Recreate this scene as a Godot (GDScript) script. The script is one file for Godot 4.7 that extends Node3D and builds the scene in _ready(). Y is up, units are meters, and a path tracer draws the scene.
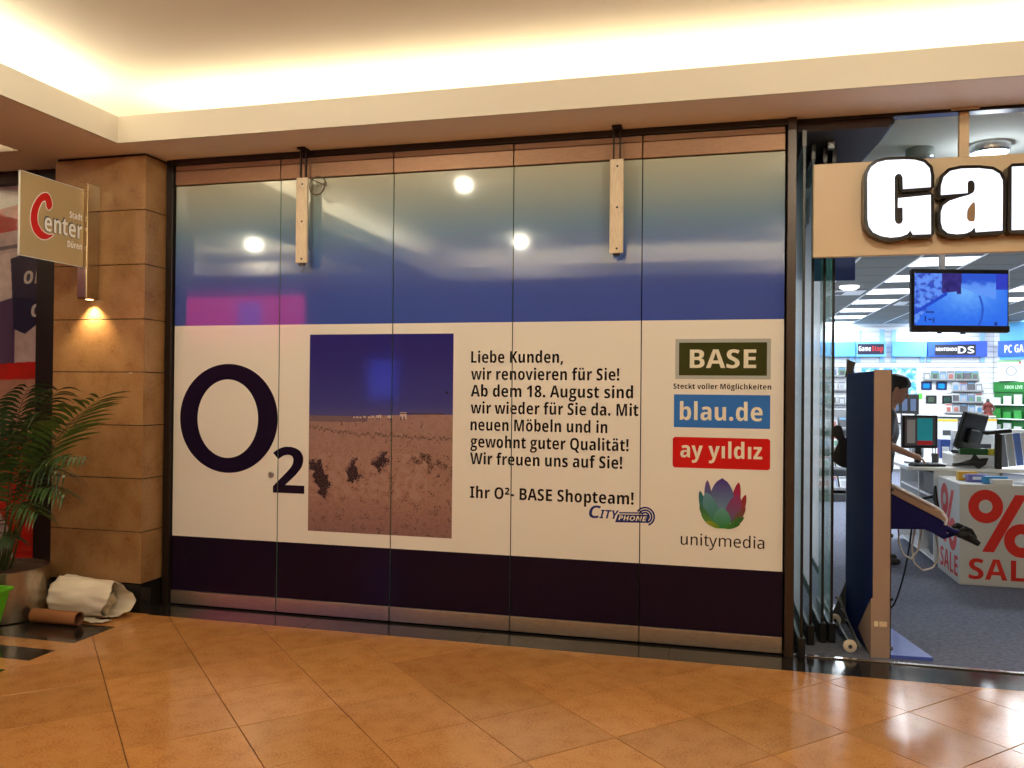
extends Node3D
# A closed phone-shop front in a shopping mall, its glass folding wall covered with printed foil, a bright game shop beside it.
# x runs along the shop fronts, z comes towards the viewer, the foil lies in the plane z = 0. Metres.

var M := {}
var used := {}
var rng := RandomNumberGenerator.new()
const SOFFIT := 3.275          # mall ceiling
const TRAY_TOP := 3.72         # raised ceiling inside the lit trays
const SHOP_CEIL := 3.05
const WARM := Color(1.0, 0.975, 0.87)
const COOL := Color(0.95, 0.98, 1.0)

# ------------------------------------------------------------------ camera, light
func setup_view():
	var cam = Camera3D.new()
	cam.name = "camera"
	cam.position = Vector3(0, 1.6, 5.295)
	cam.rotation = Vector3(0.007783, 0.246076, 0.009407)
	cam.fov = 49.993
	cam.near = 0.05
	cam.far = 60.0
	add_child(cam)
	cam.current = true
	var env = Environment.new()
	env.background_mode = Environment.BG_COLOR
	env.background_color = Color(0.02, 0.018, 0.015)
	env.tonemap_mode = Environment.TONE_MAPPER_LINEAR
	env.tonemap_exposure = 1.0
	env.sdfgi_enabled = true
	env.ssao_enabled = true
	env.ssil_enabled = true
	var we = WorldEnvironment.new()
	we.name = "world_environment"
	we.environment = env
	add_child(we)

func area_light(called, at, turn, size, energy, color):
	var l = AreaLight3D.new()
	l.name = called
	l.position = at
	l.rotation_degrees = turn
	l.area_size = size
	l.area_normalize_energy = true
	l.light_energy = energy
	l.light_color = color
	l.shadow_enabled = true
	l.area_range = 30.0
	add_child(l, true)

func spot_light(called, at, energy, color, angle, size, towards = Vector3.DOWN):
	var l = SpotLight3D.new()
	l.name = called
	l.light_energy = energy
	l.light_color = color
	l.spot_angle = angle
	l.spot_angle_attenuation = 0.8
	l.spot_range = 30.0
	l.spot_attenuation = 2.0
	l.light_size = size
	l.shadow_enabled = true
	add_child(l, true)
	l.look_at_from_position(at, at + towards, Vector3.FORWARD if absf(towards.y) > 0.9 * towards.length() else Vector3.UP)

# ------------------------------------------------------------------ materials
func srgb(r, g, b):
	return Color(r / 255.0, g / 255.0, b / 255.0)

func mat(c, rough = 0.6, metal = 0.0, spec = 0.5):
	var m = StandardMaterial3D.new()
	m.albedo_color = c
	m.roughness = rough
	m.metallic = metal
	m.metallic_specular = spec
	return m

func glow(c, strength):
	var m = mat(c, 0.4)
	m.emission_enabled = true
	m.emission = c
	m.emission_energy_multiplier = strength
	return m

func vcol(rough, metal = 0.0, spec = 0.5):
	var m = mat(Color.WHITE, rough, metal, spec)
	m.vertex_color_use_as_albedo = true
	return m

func noise_image(n, seed_value, freq, octaves, stops, freq2 = 0.0, mix2 = 0.0, sx = 1.0, sy = 1.0):
	# a tileable picture of coloured noise; stops = [[value, Color], ...]
	var f = FastNoiseLite.new()
	f.seed = seed_value
	f.frequency = freq
	f.fractal_octaves = octaves
	f.noise_type = FastNoiseLite.TYPE_SIMPLEX_SMOOTH
	var a: Image = f.get_seamless_image(n, n)
	var b: Image = a
	if mix2 > 0.0:
		f.seed = seed_value + 7
		f.frequency = freq2
		b = f.get_seamless_image(n, n)
	var im = Image.create(n, n, false, Image.FORMAT_RGB8)
	for y in n:
		for x in n:
			var xa = int(x * sx) % n
			var ya = int(y * sy) % n
			var v = lerpf(a.get_pixel(xa, ya).r, b.get_pixel(x, y).r, mix2)
			var c: Color = stops[0][1]
			for k in stops.size() - 1:
				if v >= stops[k][0]:
					c = stops[k][1].lerp(stops[k + 1][1], clampf((v - stops[k][0]) / (stops[k + 1][0] - stops[k][0]), 0, 1))
			im.set_pixel(x, y, c)
	return im

func textured(im, rough, scale, metal = 0.0, spec = 0.5, world = true):
	var m = mat(Color.WHITE, rough, metal, spec)
	m.albedo_texture = ImageTexture.create_from_image(im)
	m.uv1_triplanar = true
	m.uv1_world_triplanar = world
	m.uv1_scale = scale if scale is Vector3 else Vector3.ONE * scale
	return m

func make_materials():
	M.plaster = mat(srgb(238, 230, 216), 0.85)
	M.lip = mat(srgb(222, 212, 196), 0.85)
	M.soffit = mat(srgb(242, 228, 213), 0.85)
	M.trim_dark = mat(srgb(42, 31, 26), 0.35, 0.3)
	M.black = mat(srgb(16, 15, 16), 0.4)
	M.rubber = mat(srgb(14, 14, 15), 0.75)
	M.dark_void = mat(srgb(12, 10, 10), 0.9)
	M.bronze = textured(noise_image(256, 3, 0.02, 2, [[0.0, srgb(146, 110, 86)], [1.0, srgb(166, 128, 100)]], 0.09, 0.4, 1, 6), 0.5, Vector3(2, 2, 2), 0.6)
	M.steel = textured(noise_image(256, 5, 0.02, 2, [[0.0, srgb(190, 178, 164)], [1.0, srgb(214, 204, 192)]], 0.09, 0.4, 1, 6), 0.3, Vector3(2, 2, 2), 0.9)
	M.chrome = mat(srgb(215, 215, 218), 0.16, 1.0)
	M.alu = mat(srgb(190, 190, 192), 0.32, 0.9)
	# polished limestone with fossil flecks
	var lime = noise_image(512, 11, 0.012, 5, [[0.0, srgb(166, 108, 58)], [0.36, srgb(196, 134, 74)], [0.5, srgb(207, 146, 84)], [1.0, srgb(216, 160, 98)]], 0.13, 0.6)
	M.floor_tile = textured(lime, 0.17, 0.9, 0.0, 0.5)
	M.floor_tile.vertex_color_use_as_albedo = true
	var travertine = noise_image(512, 21, 0.01, 5, [[0.0, srgb(128, 92, 58)], [0.30, srgb(158, 116, 74)], [0.55, srgb(168, 126, 82)], [1.0, srgb(180, 138, 92)]], 0.08, 0.34)
	M.pillar_stone = textured(travertine, 0.22, 0.8, 0.0, 0.5)
	M.pillar_stone.vertex_color_use_as_albedo = true
	var granite = noise_image(256, 31, 0.2, 3, [[0.0, srgb(20, 18, 17)], [0.6, srgb(36, 32, 30)], [1.0, srgb(74, 66, 60)]])
	M.granite = textured(granite, 0.13, 2.5)
	M.grout = mat(srgb(104, 62, 32), 0.8)
	var carpet = noise_image(512, 41, 0.24, 3, [[0.0, srgb(60, 62, 74)], [0.45, srgb(104, 108, 124)], [0.7, srgb(136, 140, 156)], [1.0, srgb(170, 172, 182)]], 0.03, 0.25)
	M.carpet = textured(carpet, 0.95, 1.4, 0.0, 0.2)
	# printed foil on glass: clear gloss over ink
	M.foil_white = mat(srgb(236, 230, 220), 0.12, 0.0, 0.5)
	M.foil_dark = mat(srgb(30, 18, 36), 0.10, 0.0, 0.25)
	M.foil_blue = vcol(0.05, 0.0, 1.0)
	M.ink_black = mat(srgb(24, 20, 28), 0.08)
	M.ink_navy = mat(srgb(30, 20, 44), 0.10, 0.0, 0.4)
	M.ink_grey = mat(srgb(176, 178, 174), 0.08)
	M.ink_olive = mat(srgb(58, 62, 26), 0.08)
	M.ink_cream = mat(srgb(236, 228, 206), 0.08)
	M.ink_blue = mat(srgb(52, 116, 200), 0.08)
	M.ink_red = mat(srgb(206, 26, 26), 0.08)
	M.ink_city = mat(srgb(38, 52, 116), 0.08)
	M.ink_any = vcol(0.08)
	# clear glass
	var g = mat(Color(0.62, 0.90, 0.78, 0.40), 0.03)
	g.transparency = BaseMaterial3D.TRANSPARENCY_ALPHA
	M.glass_green = g
	var g2 = mat(Color(0.08, 0.10, 0.10, 0.08), 0.03)
	g2.transparency = BaseMaterial3D.TRANSPARENCY_ALPHA
	M.glass = g2
	var g3 = mat(Color(0.80, 0.70, 0.52, 0.80), 0.08)
	g3.transparency = BaseMaterial3D.TRANSPARENCY_ALPHA
	M.sign_glass = g3
	# game shop
	M.white = mat(srgb(232, 234, 236), 0.55)
	M.white_gloss = mat(srgb(238, 238, 236), 0.3)
	M.shop_ceiling = mat(srgb(112, 114, 110), 0.9)
	M.sign_board = mat(srgb(214, 186, 150), 0.45)
	M.blue_stand = mat(srgb(18, 30, 100), 0.6, 0.0, 0.2)
	M.tan_edge = mat(srgb(164, 138, 122), 0.55, 0.0, 0.3)
	M.red_print = mat(srgb(216, 36, 22), 0.5)
	M.front_ceiling = mat(srgb(206, 212, 206), 0.9)
	M.grey = mat(srgb(140, 142, 146), 0.5)
	M.dark_grey = mat(srgb(58, 58, 60), 0.55)
	M.case_print = vcol(0.3)
	M.tint = vcol(0.6)

# ------------------------------------------------------------------ mesh helpers
func mb():
	var st = SurfaceTool.new()
	st.begin(Mesh.PRIMITIVE_TRIANGLES)
	st.set_smooth_group(-1)
	return st

func quad(st, a, b, c, d):      # counter-clockwise seen from outside
	for v in [a, c, b, a, d, c]:
		st.add_vertex(v)

func tri(st, a, b, c):
	for v in [a, c, b]:
		st.add_vertex(v)

func cbox(st, c, s, b = 0.0, t = Transform3D.IDENTITY):
	# box at centre c of size s with edges chamfered by b
	var h: Vector3 = s * 0.5
	if b <= 0.0:
		var p = []
		for k in 8:
			p.append(t * (c + Vector3(h.x if k & 1 else -h.x, h.y if k & 2 else -h.y, h.z if k & 4 else -h.z)))
		quad(st, p[4], p[5], p[7], p[6]); quad(st, p[1], p[0], p[2], p[3])
		quad(st, p[5], p[1], p[3], p[7]); quad(st, p[0], p[4], p[6], p[2])
		quad(st, p[6], p[7], p[3], p[2]); quad(st, p[0], p[1], p[5], p[4])
		return
	b = minf(b, minf(h.x, minf(h.y, h.z)) * 0.95)
	var i: Vector3 = h - Vector3.ONE * b
	var P = func(sx, sy, sz, axis):
		var v = Vector3(sx * i.x, sy * i.y, sz * i.z)
		v[axis] = [sx, sy, sz][axis] * h[axis]
		return t * (c + v)
	for axis in 3:
		var u = (axis + 1) % 3
		var w = (axis + 2) % 3
		for sg in [-1, 1]:
			var q = []
			for pr in [[-1, -1], [1, -1], [1, 1], [-1, 1]]:
				var sgn = [0, 0, 0]
				sgn[axis] = sg; sgn[u] = pr[0]; sgn[w] = pr[1]
				q.append(P.call(sgn[0], sgn[1], sgn[2], axis))
			if sg > 0: quad(st, q[0], q[1], q[2], q[3])
			else: quad(st, q[3], q[2], q[1], q[0])
		# the four edges that run along this axis
		for pr in [[1, 1], [-1, 1], [-1, -1], [1, -1]]:
			var lo = [0, 0, 0]
			lo[axis] = -1; lo[u] = pr[0]; lo[w] = pr[1]
			var hi = lo.duplicate()
			hi[axis] = 1
			var a = P.call(lo[0], lo[1], lo[2], u)
			var d = P.call(lo[0], lo[1], lo[2], w)
			var bb = P.call(hi[0], hi[1], hi[2], u)
			var e = P.call(hi[0], hi[1], hi[2], w)
			if pr[0] * pr[1] > 0: quad(st, a, d, e, bb)
			else: quad(st, a, bb, e, d)
	for k in 8:
		var sx = 1 if k & 1 else -1
		var sy = 1 if k & 2 else -1
		var sz = 1 if k & 4 else -1
		var a = P.call(sx, sy, sz, 0); var d = P.call(sx, sy, sz, 1); var e = P.call(sx, sy, sz, 2)
		if sx * sy * sz > 0: tri(st, a, d, e)
		else: tri(st, a, e, d)

func span(st, lo, hi, b = 0.0, t = Transform3D.IDENTITY):
	cbox(st, (lo + hi) * 0.5, hi - lo, b, t)

func tube(st, pts, radii, sides = 8, capped = true):
	var rings = []
	var side = Vector3.ZERO
	for k in pts.size():
		var d: Vector3 = (pts[mini(k + 1, pts.size() - 1)] - pts[maxi(k - 1, 0)]).normalized()
		if k == 0:
			side = d.cross(Vector3.UP if absf(d.y) < 0.9 else Vector3.RIGHT).normalized()
		else:
			side = (side - d * side.dot(d)).normalized()
		var up = side.cross(d)
		var r: float = radii[k] if radii is Array else radii
		var ring = []
		for j in sides:
			var a = TAU * j / sides
			ring.append(pts[k] + (side * cos(a) + up * sin(a)) * r)
		rings.append(ring)
	st.set_smooth_group(1)
	for k in pts.size() - 1:
		for j in sides:
			var j2 = (j + 1) % sides
			quad(st, rings[k][j2], rings[k][j], rings[k + 1][j], rings[k + 1][j2])
	st.set_smooth_group(-1)
	if capped:
		for j in sides:
			tri(st, pts[0], rings[0][j], rings[0][(j + 1) % sides])
			tri(st, pts[-1], rings[-1][(j + 1) % sides], rings[-1][j])

func lathe(st, profile, sides = 32, at = Vector3.ZERO):
	# profile: [radius, y] from bottom to top on the outside
	for k in profile.size() - 1:
		st.set_smooth_group(k + 1)
		for j in sides:
			var a = TAU * j / sides
			var b = TAU * (j + 1) / sides
			var p = func(q, an): return at + Vector3(q[0] * cos(an), q[1], -q[0] * sin(an))
			var lo = profile[k]
			var hi = profile[k + 1]
			if lo[0] < 1e-5: tri(st, p.call(lo, a), p.call(hi, b), p.call(hi, a))
			elif hi[0] < 1e-5: tri(st, p.call(lo, a), p.call(lo, b), p.call(hi, a))
			else: quad(st, p.call(lo, a), p.call(lo, b), p.call(hi, b), p.call(hi, a))
	st.set_smooth_group(-1)

func prism(st, poly, z0, z1, t = Transform3D.IDENTITY):
	# polygon in xy, extruded from z0 to z1
	var pl = PackedVector2Array(poly)
	if Geometry2D.is_polygon_clockwise(pl): pl.reverse()
	var idx = Geometry2D.triangulate_polygon(pl)
	for k in range(0, idx.size(), 3):
		var q = [pl[idx[k]], pl[idx[k + 1]], pl[idx[k + 2]]]
		if (q[1] - q[0]).cross(q[2] - q[0]) < 0: q.reverse()
		tri(st, t * Vector3(q[0].x, q[0].y, z1), t * Vector3(q[1].x, q[1].y, z1), t * Vector3(q[2].x, q[2].y, z1))
		tri(st, t * Vector3(q[2].x, q[2].y, z0), t * Vector3(q[1].x, q[1].y, z0), t * Vector3(q[0].x, q[0].y, z0))
	for k in pl.size():
		var a = pl[k]
		var b = pl[(k + 1) % pl.size()]
		quad(st, t * Vector3(a.x, a.y, z0), t * Vector3(b.x, b.y, z0), t * Vector3(b.x, b.y, z1), t * Vector3(a.x, a.y, z1))

func smooth_poly(pts, steps = 4):
	# closed Catmull-Rom curve through the points
	var out = PackedVector2Array()
	var n: int = pts.size()
	for k in n:
		for s in steps:
			out.append(pts[k].cubic_interpolate(pts[(k + 1) % n], pts[(k - 1 + n) % n], pts[(k + 2) % n], float(s) / steps))
	return out

func ellipse(cx, cy, rx, ry, n = 48, from = 0.0, to = TAU):
	var out = PackedVector2Array()
	for k in n:
		var a: float = from + (to - from) * k / (n if to - from >= TAU - 0.001 else n - 1)
		out.append(Vector2(cx + rx * cos(a), cy + ry * sin(a)))
	return out

func pairs(flat):
	var out = PackedVector2Array()
	for k in range(0, flat.size(), 2):
		out.append(Vector2(flat[k], flat[k + 1]))
	return out

# ------------------------------------------------------------------ nodes
func numbered(called):
	var n: int = used.get(called, 0)
	used[called] = n + 1
	return called if n == 0 else "%s_%03d" % [called, n]

func mesh_of(st):
	if st is Mesh: return st
	st.generate_normals()
	return st.commit()

func part(parent, called, st, material):
	var o = MeshInstance3D.new()
	o.name = called
	o.mesh = mesh_of(st)
	o.material_override = material
	o.cast_shadow = GeometryInstance3D.SHADOW_CASTING_SETTING_ON
	parent.add_child(o, true)
	return o

func thing(called, label, category, at = Vector3.ZERO, turn = 0.0, group = ""):
	var o = Node3D.new()
	o.name = numbered(called)
	add_child(o)
	o.position = at
	o.rotation.y = turn
	tag(o, label, category, group)
	return o

func tag(o, label, category, group = ""):
	o.set_meta("label", label)
	o.set_meta("category", category)
	if group: o.set_meta("group", group)

func solo(called, st, material, label, category, group = "", at = Vector3.ZERO, turn = 0.0):
	var o = MeshInstance3D.new()
	o.name = numbered(called)
	o.mesh = mesh_of(st)
	o.material_override = material
	add_child(o)
	o.position = at
	o.rotation.y = turn
	tag(o, label, category, group)
	return o

func struct(called, label = ""):
	var o = Node3D.new()
	o.name = numbered(called)
	add_child(o)
	o.set_meta("kind", "structure")
	if label: o.set_meta("label", label)
	return o

func struct_mesh(called, st, material, label = ""):
	var o = MeshInstance3D.new()
	o.name = numbered(called)
	o.mesh = mesh_of(st)
	o.material_override = material
	add_child(o)
	o.set_meta("kind", "structure")
	if label: o.set_meta("label", label)
	return o

func copy_of(o, label = "", group = ""):
	var c = o.duplicate()
	c.name = numbered(String(o.name).rstrip("0123456789").trim_suffix("_"))
	add_child(c)
	if label: c.set_meta("label", label)
	if group: c.set_meta("group", group)
	return c

# ------------------------------------------------------------------ lettering
var fonts := {}
func font(bold = true, serif = false):
	var key = "%s%s" % [bold, serif]
	if not fonts.has(key):
		var f = SystemFont.new()
		f.font_names = PackedStringArray(["Droid Serif" if serif else "Droid Sans"])
		f.font_weight = 700 if bold else 400
		fonts[key] = f
	return fonts[key]

func letters(text, bold = true, serif = false):
	# flat triangles of a line of lettering, in units where a capital H is 1 high; baseline at y = 0, left edge at x = 0
	var key = "%s|%s|%s" % [text, bold, serif]
	var tris = PackedVector2Array()
	var cap = 1.0
	for pass_ in 2:
		var tm = TextMesh.new()
		tm.font = font(bold, serif)
		tm.font_size = 96
		tm.pixel_size = 0.01
		tm.depth = 0.0
		tm.curve_step = 1.0
		tm.horizontal_alignment = HORIZONTAL_ALIGNMENT_LEFT
		tm.vertical_alignment = VERTICAL_ALIGNMENT_BOTTOM
		tm.text = "H" if pass_ == 0 else text
		var arr = tm.get_mesh_arrays()
		var v: PackedVector3Array = arr[Mesh.ARRAY_VERTEX]
		var ix: PackedInt32Array = arr[Mesh.ARRAY_INDEX] if arr[Mesh.ARRAY_INDEX] else PackedInt32Array(range(v.size()))
		var lo = INF
		var hi = -INF
		var left = INF
		for p in v:
			lo = minf(lo, p.y); hi = maxf(hi, p.y); left = minf(left, p.x)
		if pass_ == 0:
			cap = hi - lo
			set_meta("base_" + str(bold) + str(serif), lo)
		else:
			var base: float = get_meta("base_" + str(bold) + str(serif))
			for k in ix:
				tris.append(Vector2((v[k].x - left) / cap, (v[k].y - base) / cap))
	remove_meta("base_" + str(bold) + str(serif))
	return tris

func fit(tris, x0, x1, y0, cap, slant = 0.0):
	# scale lettering to run from x0 to x1 with capitals cap high on the baseline y0
	var hi = 0.0
	for p in tris: hi = maxf(hi, p.x)
	var out = PackedVector2Array()
	var sx: float = (x1 - x0) / hi if x1 > x0 else cap
	for p in tris:
		out.append(Vector2(x0 + p.x * sx + p.y * cap * slant, y0 + p.y * cap))
	return out

func words_of(tris):
	# part a line of lettering at its wide gaps
	var spans = []
	var lo = INF
	var hi = -INF
	for p in tris:
		lo = minf(lo, p.y); hi = maxf(hi, p.y)
	var gap = (hi - lo) * 0.16
	for k in range(0, tris.size(), 3):
		spans.append([minf(tris[k].x, minf(tris[k + 1].x, tris[k + 2].x)), maxf(tris[k].x, maxf(tris[k + 1].x, tris[k + 2].x)), k])
	spans.sort_custom(func(a, b): return a[0] < b[0])
	var out = []
	var right = -INF
	for s in spans:
		if s[0] > right + gap: out.append(PackedVector2Array())
		right = maxf(right, s[1])
		out[-1].append_array([tris[s[2]], tris[s[2] + 1], tris[s[2] + 2]])
	return out

func poly_tris(poly):
	var out = PackedVector2Array()
	for k in Geometry2D.triangulate_polygon(PackedVector2Array(poly)):
		out.append(poly[k])
	return out

func ring_tris(outer, inner):
	# two outlines with the same number of points
	var out = PackedVector2Array()
	var n: int = outer.size()
	for k in n:
		var l = (k + 1) % n
		out.append_array([outer[k], outer[l], inner[l], outer[k], inner[l], inner[k]])
	return out

func flat_part(parent, called, tris, material, z, color = null):
	# a printed shape on the plane z of its parent
	var st = mb()
	for k in range(0, tris.size(), 3):
		var a: Vector2 = tris[k]
		var b: Vector2 = tris[k + 1]
		var c: Vector2 = tris[k + 2]
		if absf((b - a).cross(c - a)) < 1e-9: continue
		if (b - a).cross(c - a) < 0:
			var sw = b
			b = c
			c = sw
		for p in [a, c, b]:
			if color != null: st.set_color(color)
			st.set_normal(Vector3.BACK)
			st.add_vertex(Vector3(p.x, p.y, z))
	var o = MeshInstance3D.new()
	o.name = called
	o.mesh = st.commit()
	o.material_override = material
	parent.add_child(o, true)
	return o

# ------------------------------------------------------------------ the mall
func clip_rect(poly, x0, x1, z0, z1):
	var r = PackedVector2Array([Vector2(x0, z0), Vector2(x1, z0), Vector2(x1, z1), Vector2(x0, z1)])
	var out = Geometry2D.intersect_polygons(PackedVector2Array(poly), r)
	return out[0] if out.size() else PackedVector2Array()

func slab_piece(st, poly, y0, y1, bevel, color):
	# a flat stone piece lying on the floor: poly in xz
	var pl = PackedVector2Array(poly)
	if Geometry2D.is_polygon_clockwise(pl): pl.reverse()
	var c = Vector2.ZERO
	for p in pl: c += p
	c /= pl.size()
	var top = []
	for p in pl: top.append(p + (c - p).normalized() * bevel * 1.4)
	var n = pl.size()
	st.set_color(color)
	for k in range(1, n - 1):
		tri(st, Vector3(top[0].x, y1, top[0].y), Vector3(top[k + 1].x, y1, top[k + 1].y), Vector3(top[k].x, y1, top[k].y))
	for k in n:
		var l = (k + 1) % n
		quad(st, Vector3(pl[l].x, y1 - bevel, pl[l].y), Vector3(pl[k].x, y1 - bevel, pl[k].y), Vector3(top[k].x, y1, top[k].y), Vector3(top[l].x, y1, top[l].y))
		quad(st, Vector3(pl[l].x, y0, pl[l].y), Vector3(pl[k].x, y0, pl[k].y), Vector3(pl[k].x, y1 - bevel, pl[k].y), Vector3(pl[l].x, y1 - bevel, pl[l].y))

func tile_tone():
	var v = rng.randf_range(0.80, 1.0)
	return Color(v, v * rng.randf_range(0.96, 1.0), v * rng.randf_range(0.90, 1.0))

func build_floor():
	rng.seed = 5
	var floor_node = struct("floor", "polished limestone tile floor laid diagonally")
	var bed = mb()
	span(bed, Vector3(-13, -0.2, -0.02), Vector3(9, -0.004, 8.2))
	part(floor_node, "floor_bed", bed, M.grout)
	# diagonal tiles
	var t = 0.49373
	var ang = 0.7892242
	var ea = Vector2(cos(ang), -sin(ang)) * t
	var eb = Vector2(cos(ang), sin(ang)) * t
	var o = Vector2(-2.886363, 2.520152)
	var gap = 0.0022
	var near = []
	var rest = mb()
	var count = 0
	for i in range(-24, 34):
		for j in range(-24, 34):
			var q: Vector2 = o + ea * i + eb * j
			var mid = q + (ea + eb) * 0.5
			if mid.x < -13.5 or mid.x > 9.5 or mid.y < -0.5 or mid.y > 8.5: continue
			var da = ea.normalized() * gap
			var db = eb.normalized() * gap
			var poly = PackedVector2Array([q + da + db, q + ea - da + db, q + ea + eb - da - db, q + eb + da - db])
			poly = clip_rect(poly, -3.885, 9.0, 0.285, 8.0)
			if poly.size() < 3: continue
			var depth = (5.295 - mid.y) * 0.97 + (-mid.x) * 0.2437
			var aside = (mid.x * 0.97 - (5.295 - mid.y) * -0.2437)
			var seen = depth > 1.9 and absf(aside) < depth * 0.75 + 0.6
			if seen and count < 290:
				var st = mb()
				slab_piece(st, poly, -0.02, 0.0, 0.0012, tile_tone())
				part(floor_node, "tile", st, M.floor_tile)
				count += 1
			else:
				slab_piece(rest, poly, -0.02, 0.0, 0.0012, tile_tone())
	var r = part(floor_node, "outer_tiles", rest, M.floor_tile)
	r.set_meta("kind", "stuff")
	# dark granite threshold in front of the shop fronts
	var x = -3.885
	for w in [1.2, 1.2, 1.2, 1.22, 0.87, 0.78, 1.2, 1.2]:
		var st = mb()
		span(st, Vector3(x + 0.001, -0.02, -0.03), Vector3(x + w - 0.001, 0.0, 0.283), 0.001)
		part(floor_node, "granite_slab", st, M.granite)
		x += w
	# banded paving left of the pillar: dark granite and limestone by turns
	var z = -0.03
	var k = 0
	for d in [0.30, 0.33, 0.365, 0.147, 0.20, 0.16, 0.20, 0.18, 0.20, 0.18, 0.2, 0.18, 0.2, 0.18, 0.2, 0.18, 0.2]:
		for cell in [[-5.1, -3.889], [-6.4, -5.102], [-7.7, -6.402], [-9.0, -7.702], [-10.4, -9.002], [-11.8, -10.402], [-13.0, -11.802]]:
			var st = mb()
			slab_piece(st, [Vector2(cell[0], z + 0.001), Vector2(cell[1], z + 0.001), Vector2(cell[1], z + d - 0.001), Vector2(cell[0], z + d - 0.001)], -0.02, 0.0, 0.001, tile_tone())
			part(floor_node, "paving_band", st, M.granite if k % 2 == 0 else M.floor_tile)
		z += d
		k += 1
	while z < 7.8:
		for cell in [[-8.5, -3.889], [-13.0, -8.502]]:
			var st = mb()
			slab_piece(st, [Vector2(cell[0], z + 0.001), Vector2(cell[1], z + 0.001), Vector2(cell[1], z + 0.6), Vector2(cell[0], z + 0.6)], -0.02, 0.0, 0.001, tile_tone())
			part(floor_node, "paving_band", st, M.floor_tile)
		z += 0.602

func tray(node, x0, x1, z0, z1):
	# raised ceiling field with a light trough hidden behind a lip on all four sides
	var lip_top = 3.457
	var st = mb()
	span(st, Vector3(x0 - 0.02, SOFFIT, z0 - 0.02), Vector3(x1 + 0.02, lip_top, z0))
	span(st, Vector3(x0 - 0.02, SOFFIT, z1), Vector3(x1 + 0.02, lip_top, z1 + 0.02))
	span(st, Vector3(x0 - 0.02, SOFFIT, z0), Vector3(x0, lip_top, z1))
	span(st, Vector3(x1, SOFFIT, z0), Vector3(x1 + 0.02, lip_top, z1))
	part(node, "cove_lip", st, M.lip)

func strip_light(at, length, along_x, energy, label):
	var t = thing("cove_light_strip", label, "light strip", at)
	var s = Vector3(length, 0.03, 0.05) if along_x else Vector3(0.05, 0.03, length)
	var st = mb()
	span(st, Vector3(-s.x / 2, -0.054, -s.z / 2), Vector3(s.x / 2, 0.02, s.z / 2))
	part(t, "housing", st, M.white)
	st = mb()
	span(st, Vector3(-s.x / 2 + 0.01, 0.02, -s.z / 2 + 0.008), Vector3(s.x / 2 - 0.01, 0.028, s.z / 2 - 0.008))
	part(t, "glowing_tube", st, glow(WARM, 1.5))
	var size = Vector2(length - 0.04, 0.05) if along_x else Vector2(0.05, length - 0.04)
	area_light("cove_lamp", at + Vector3(0, 0.034, 0), Vector3(90, 0, 0), size, energy, WARM)

func ceiling_lamp(at, energy, label):
	# surface-mounted lamp with an opal dome
	var t = thing("ceiling_lamp", label, "ceiling light", at, 0.0)
	var st = mb()
	lathe(st, [[0.055, -0.012], [0.08, -0.01], [0.085, 0.0]], 28)
	part(t, "metal_ring", st, M.alu)
	st = mb()
	lathe(st, [[0.0, -0.06], [0.025, -0.056], [0.045, -0.042], [0.055, -0.018], [0.055, -0.001], [0.0, -0.001]], 28)
	part(t, "glowing_dome", st, glow(Color(1, 0.95, 0.86), 6.0))
	var l = OmniLight3D.new()
	l.name = "ceiling_lamp_light"
	l.position = at + Vector3(0, -0.035, 0)
	l.light_energy = energy
	l.light_color = WARM
	l.light_size = 0.055
	l.omni_range = 30.0
	l.omni_attenuation = 2.0
	l.shadow_enabled = true
	add_child(l, true)

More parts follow.
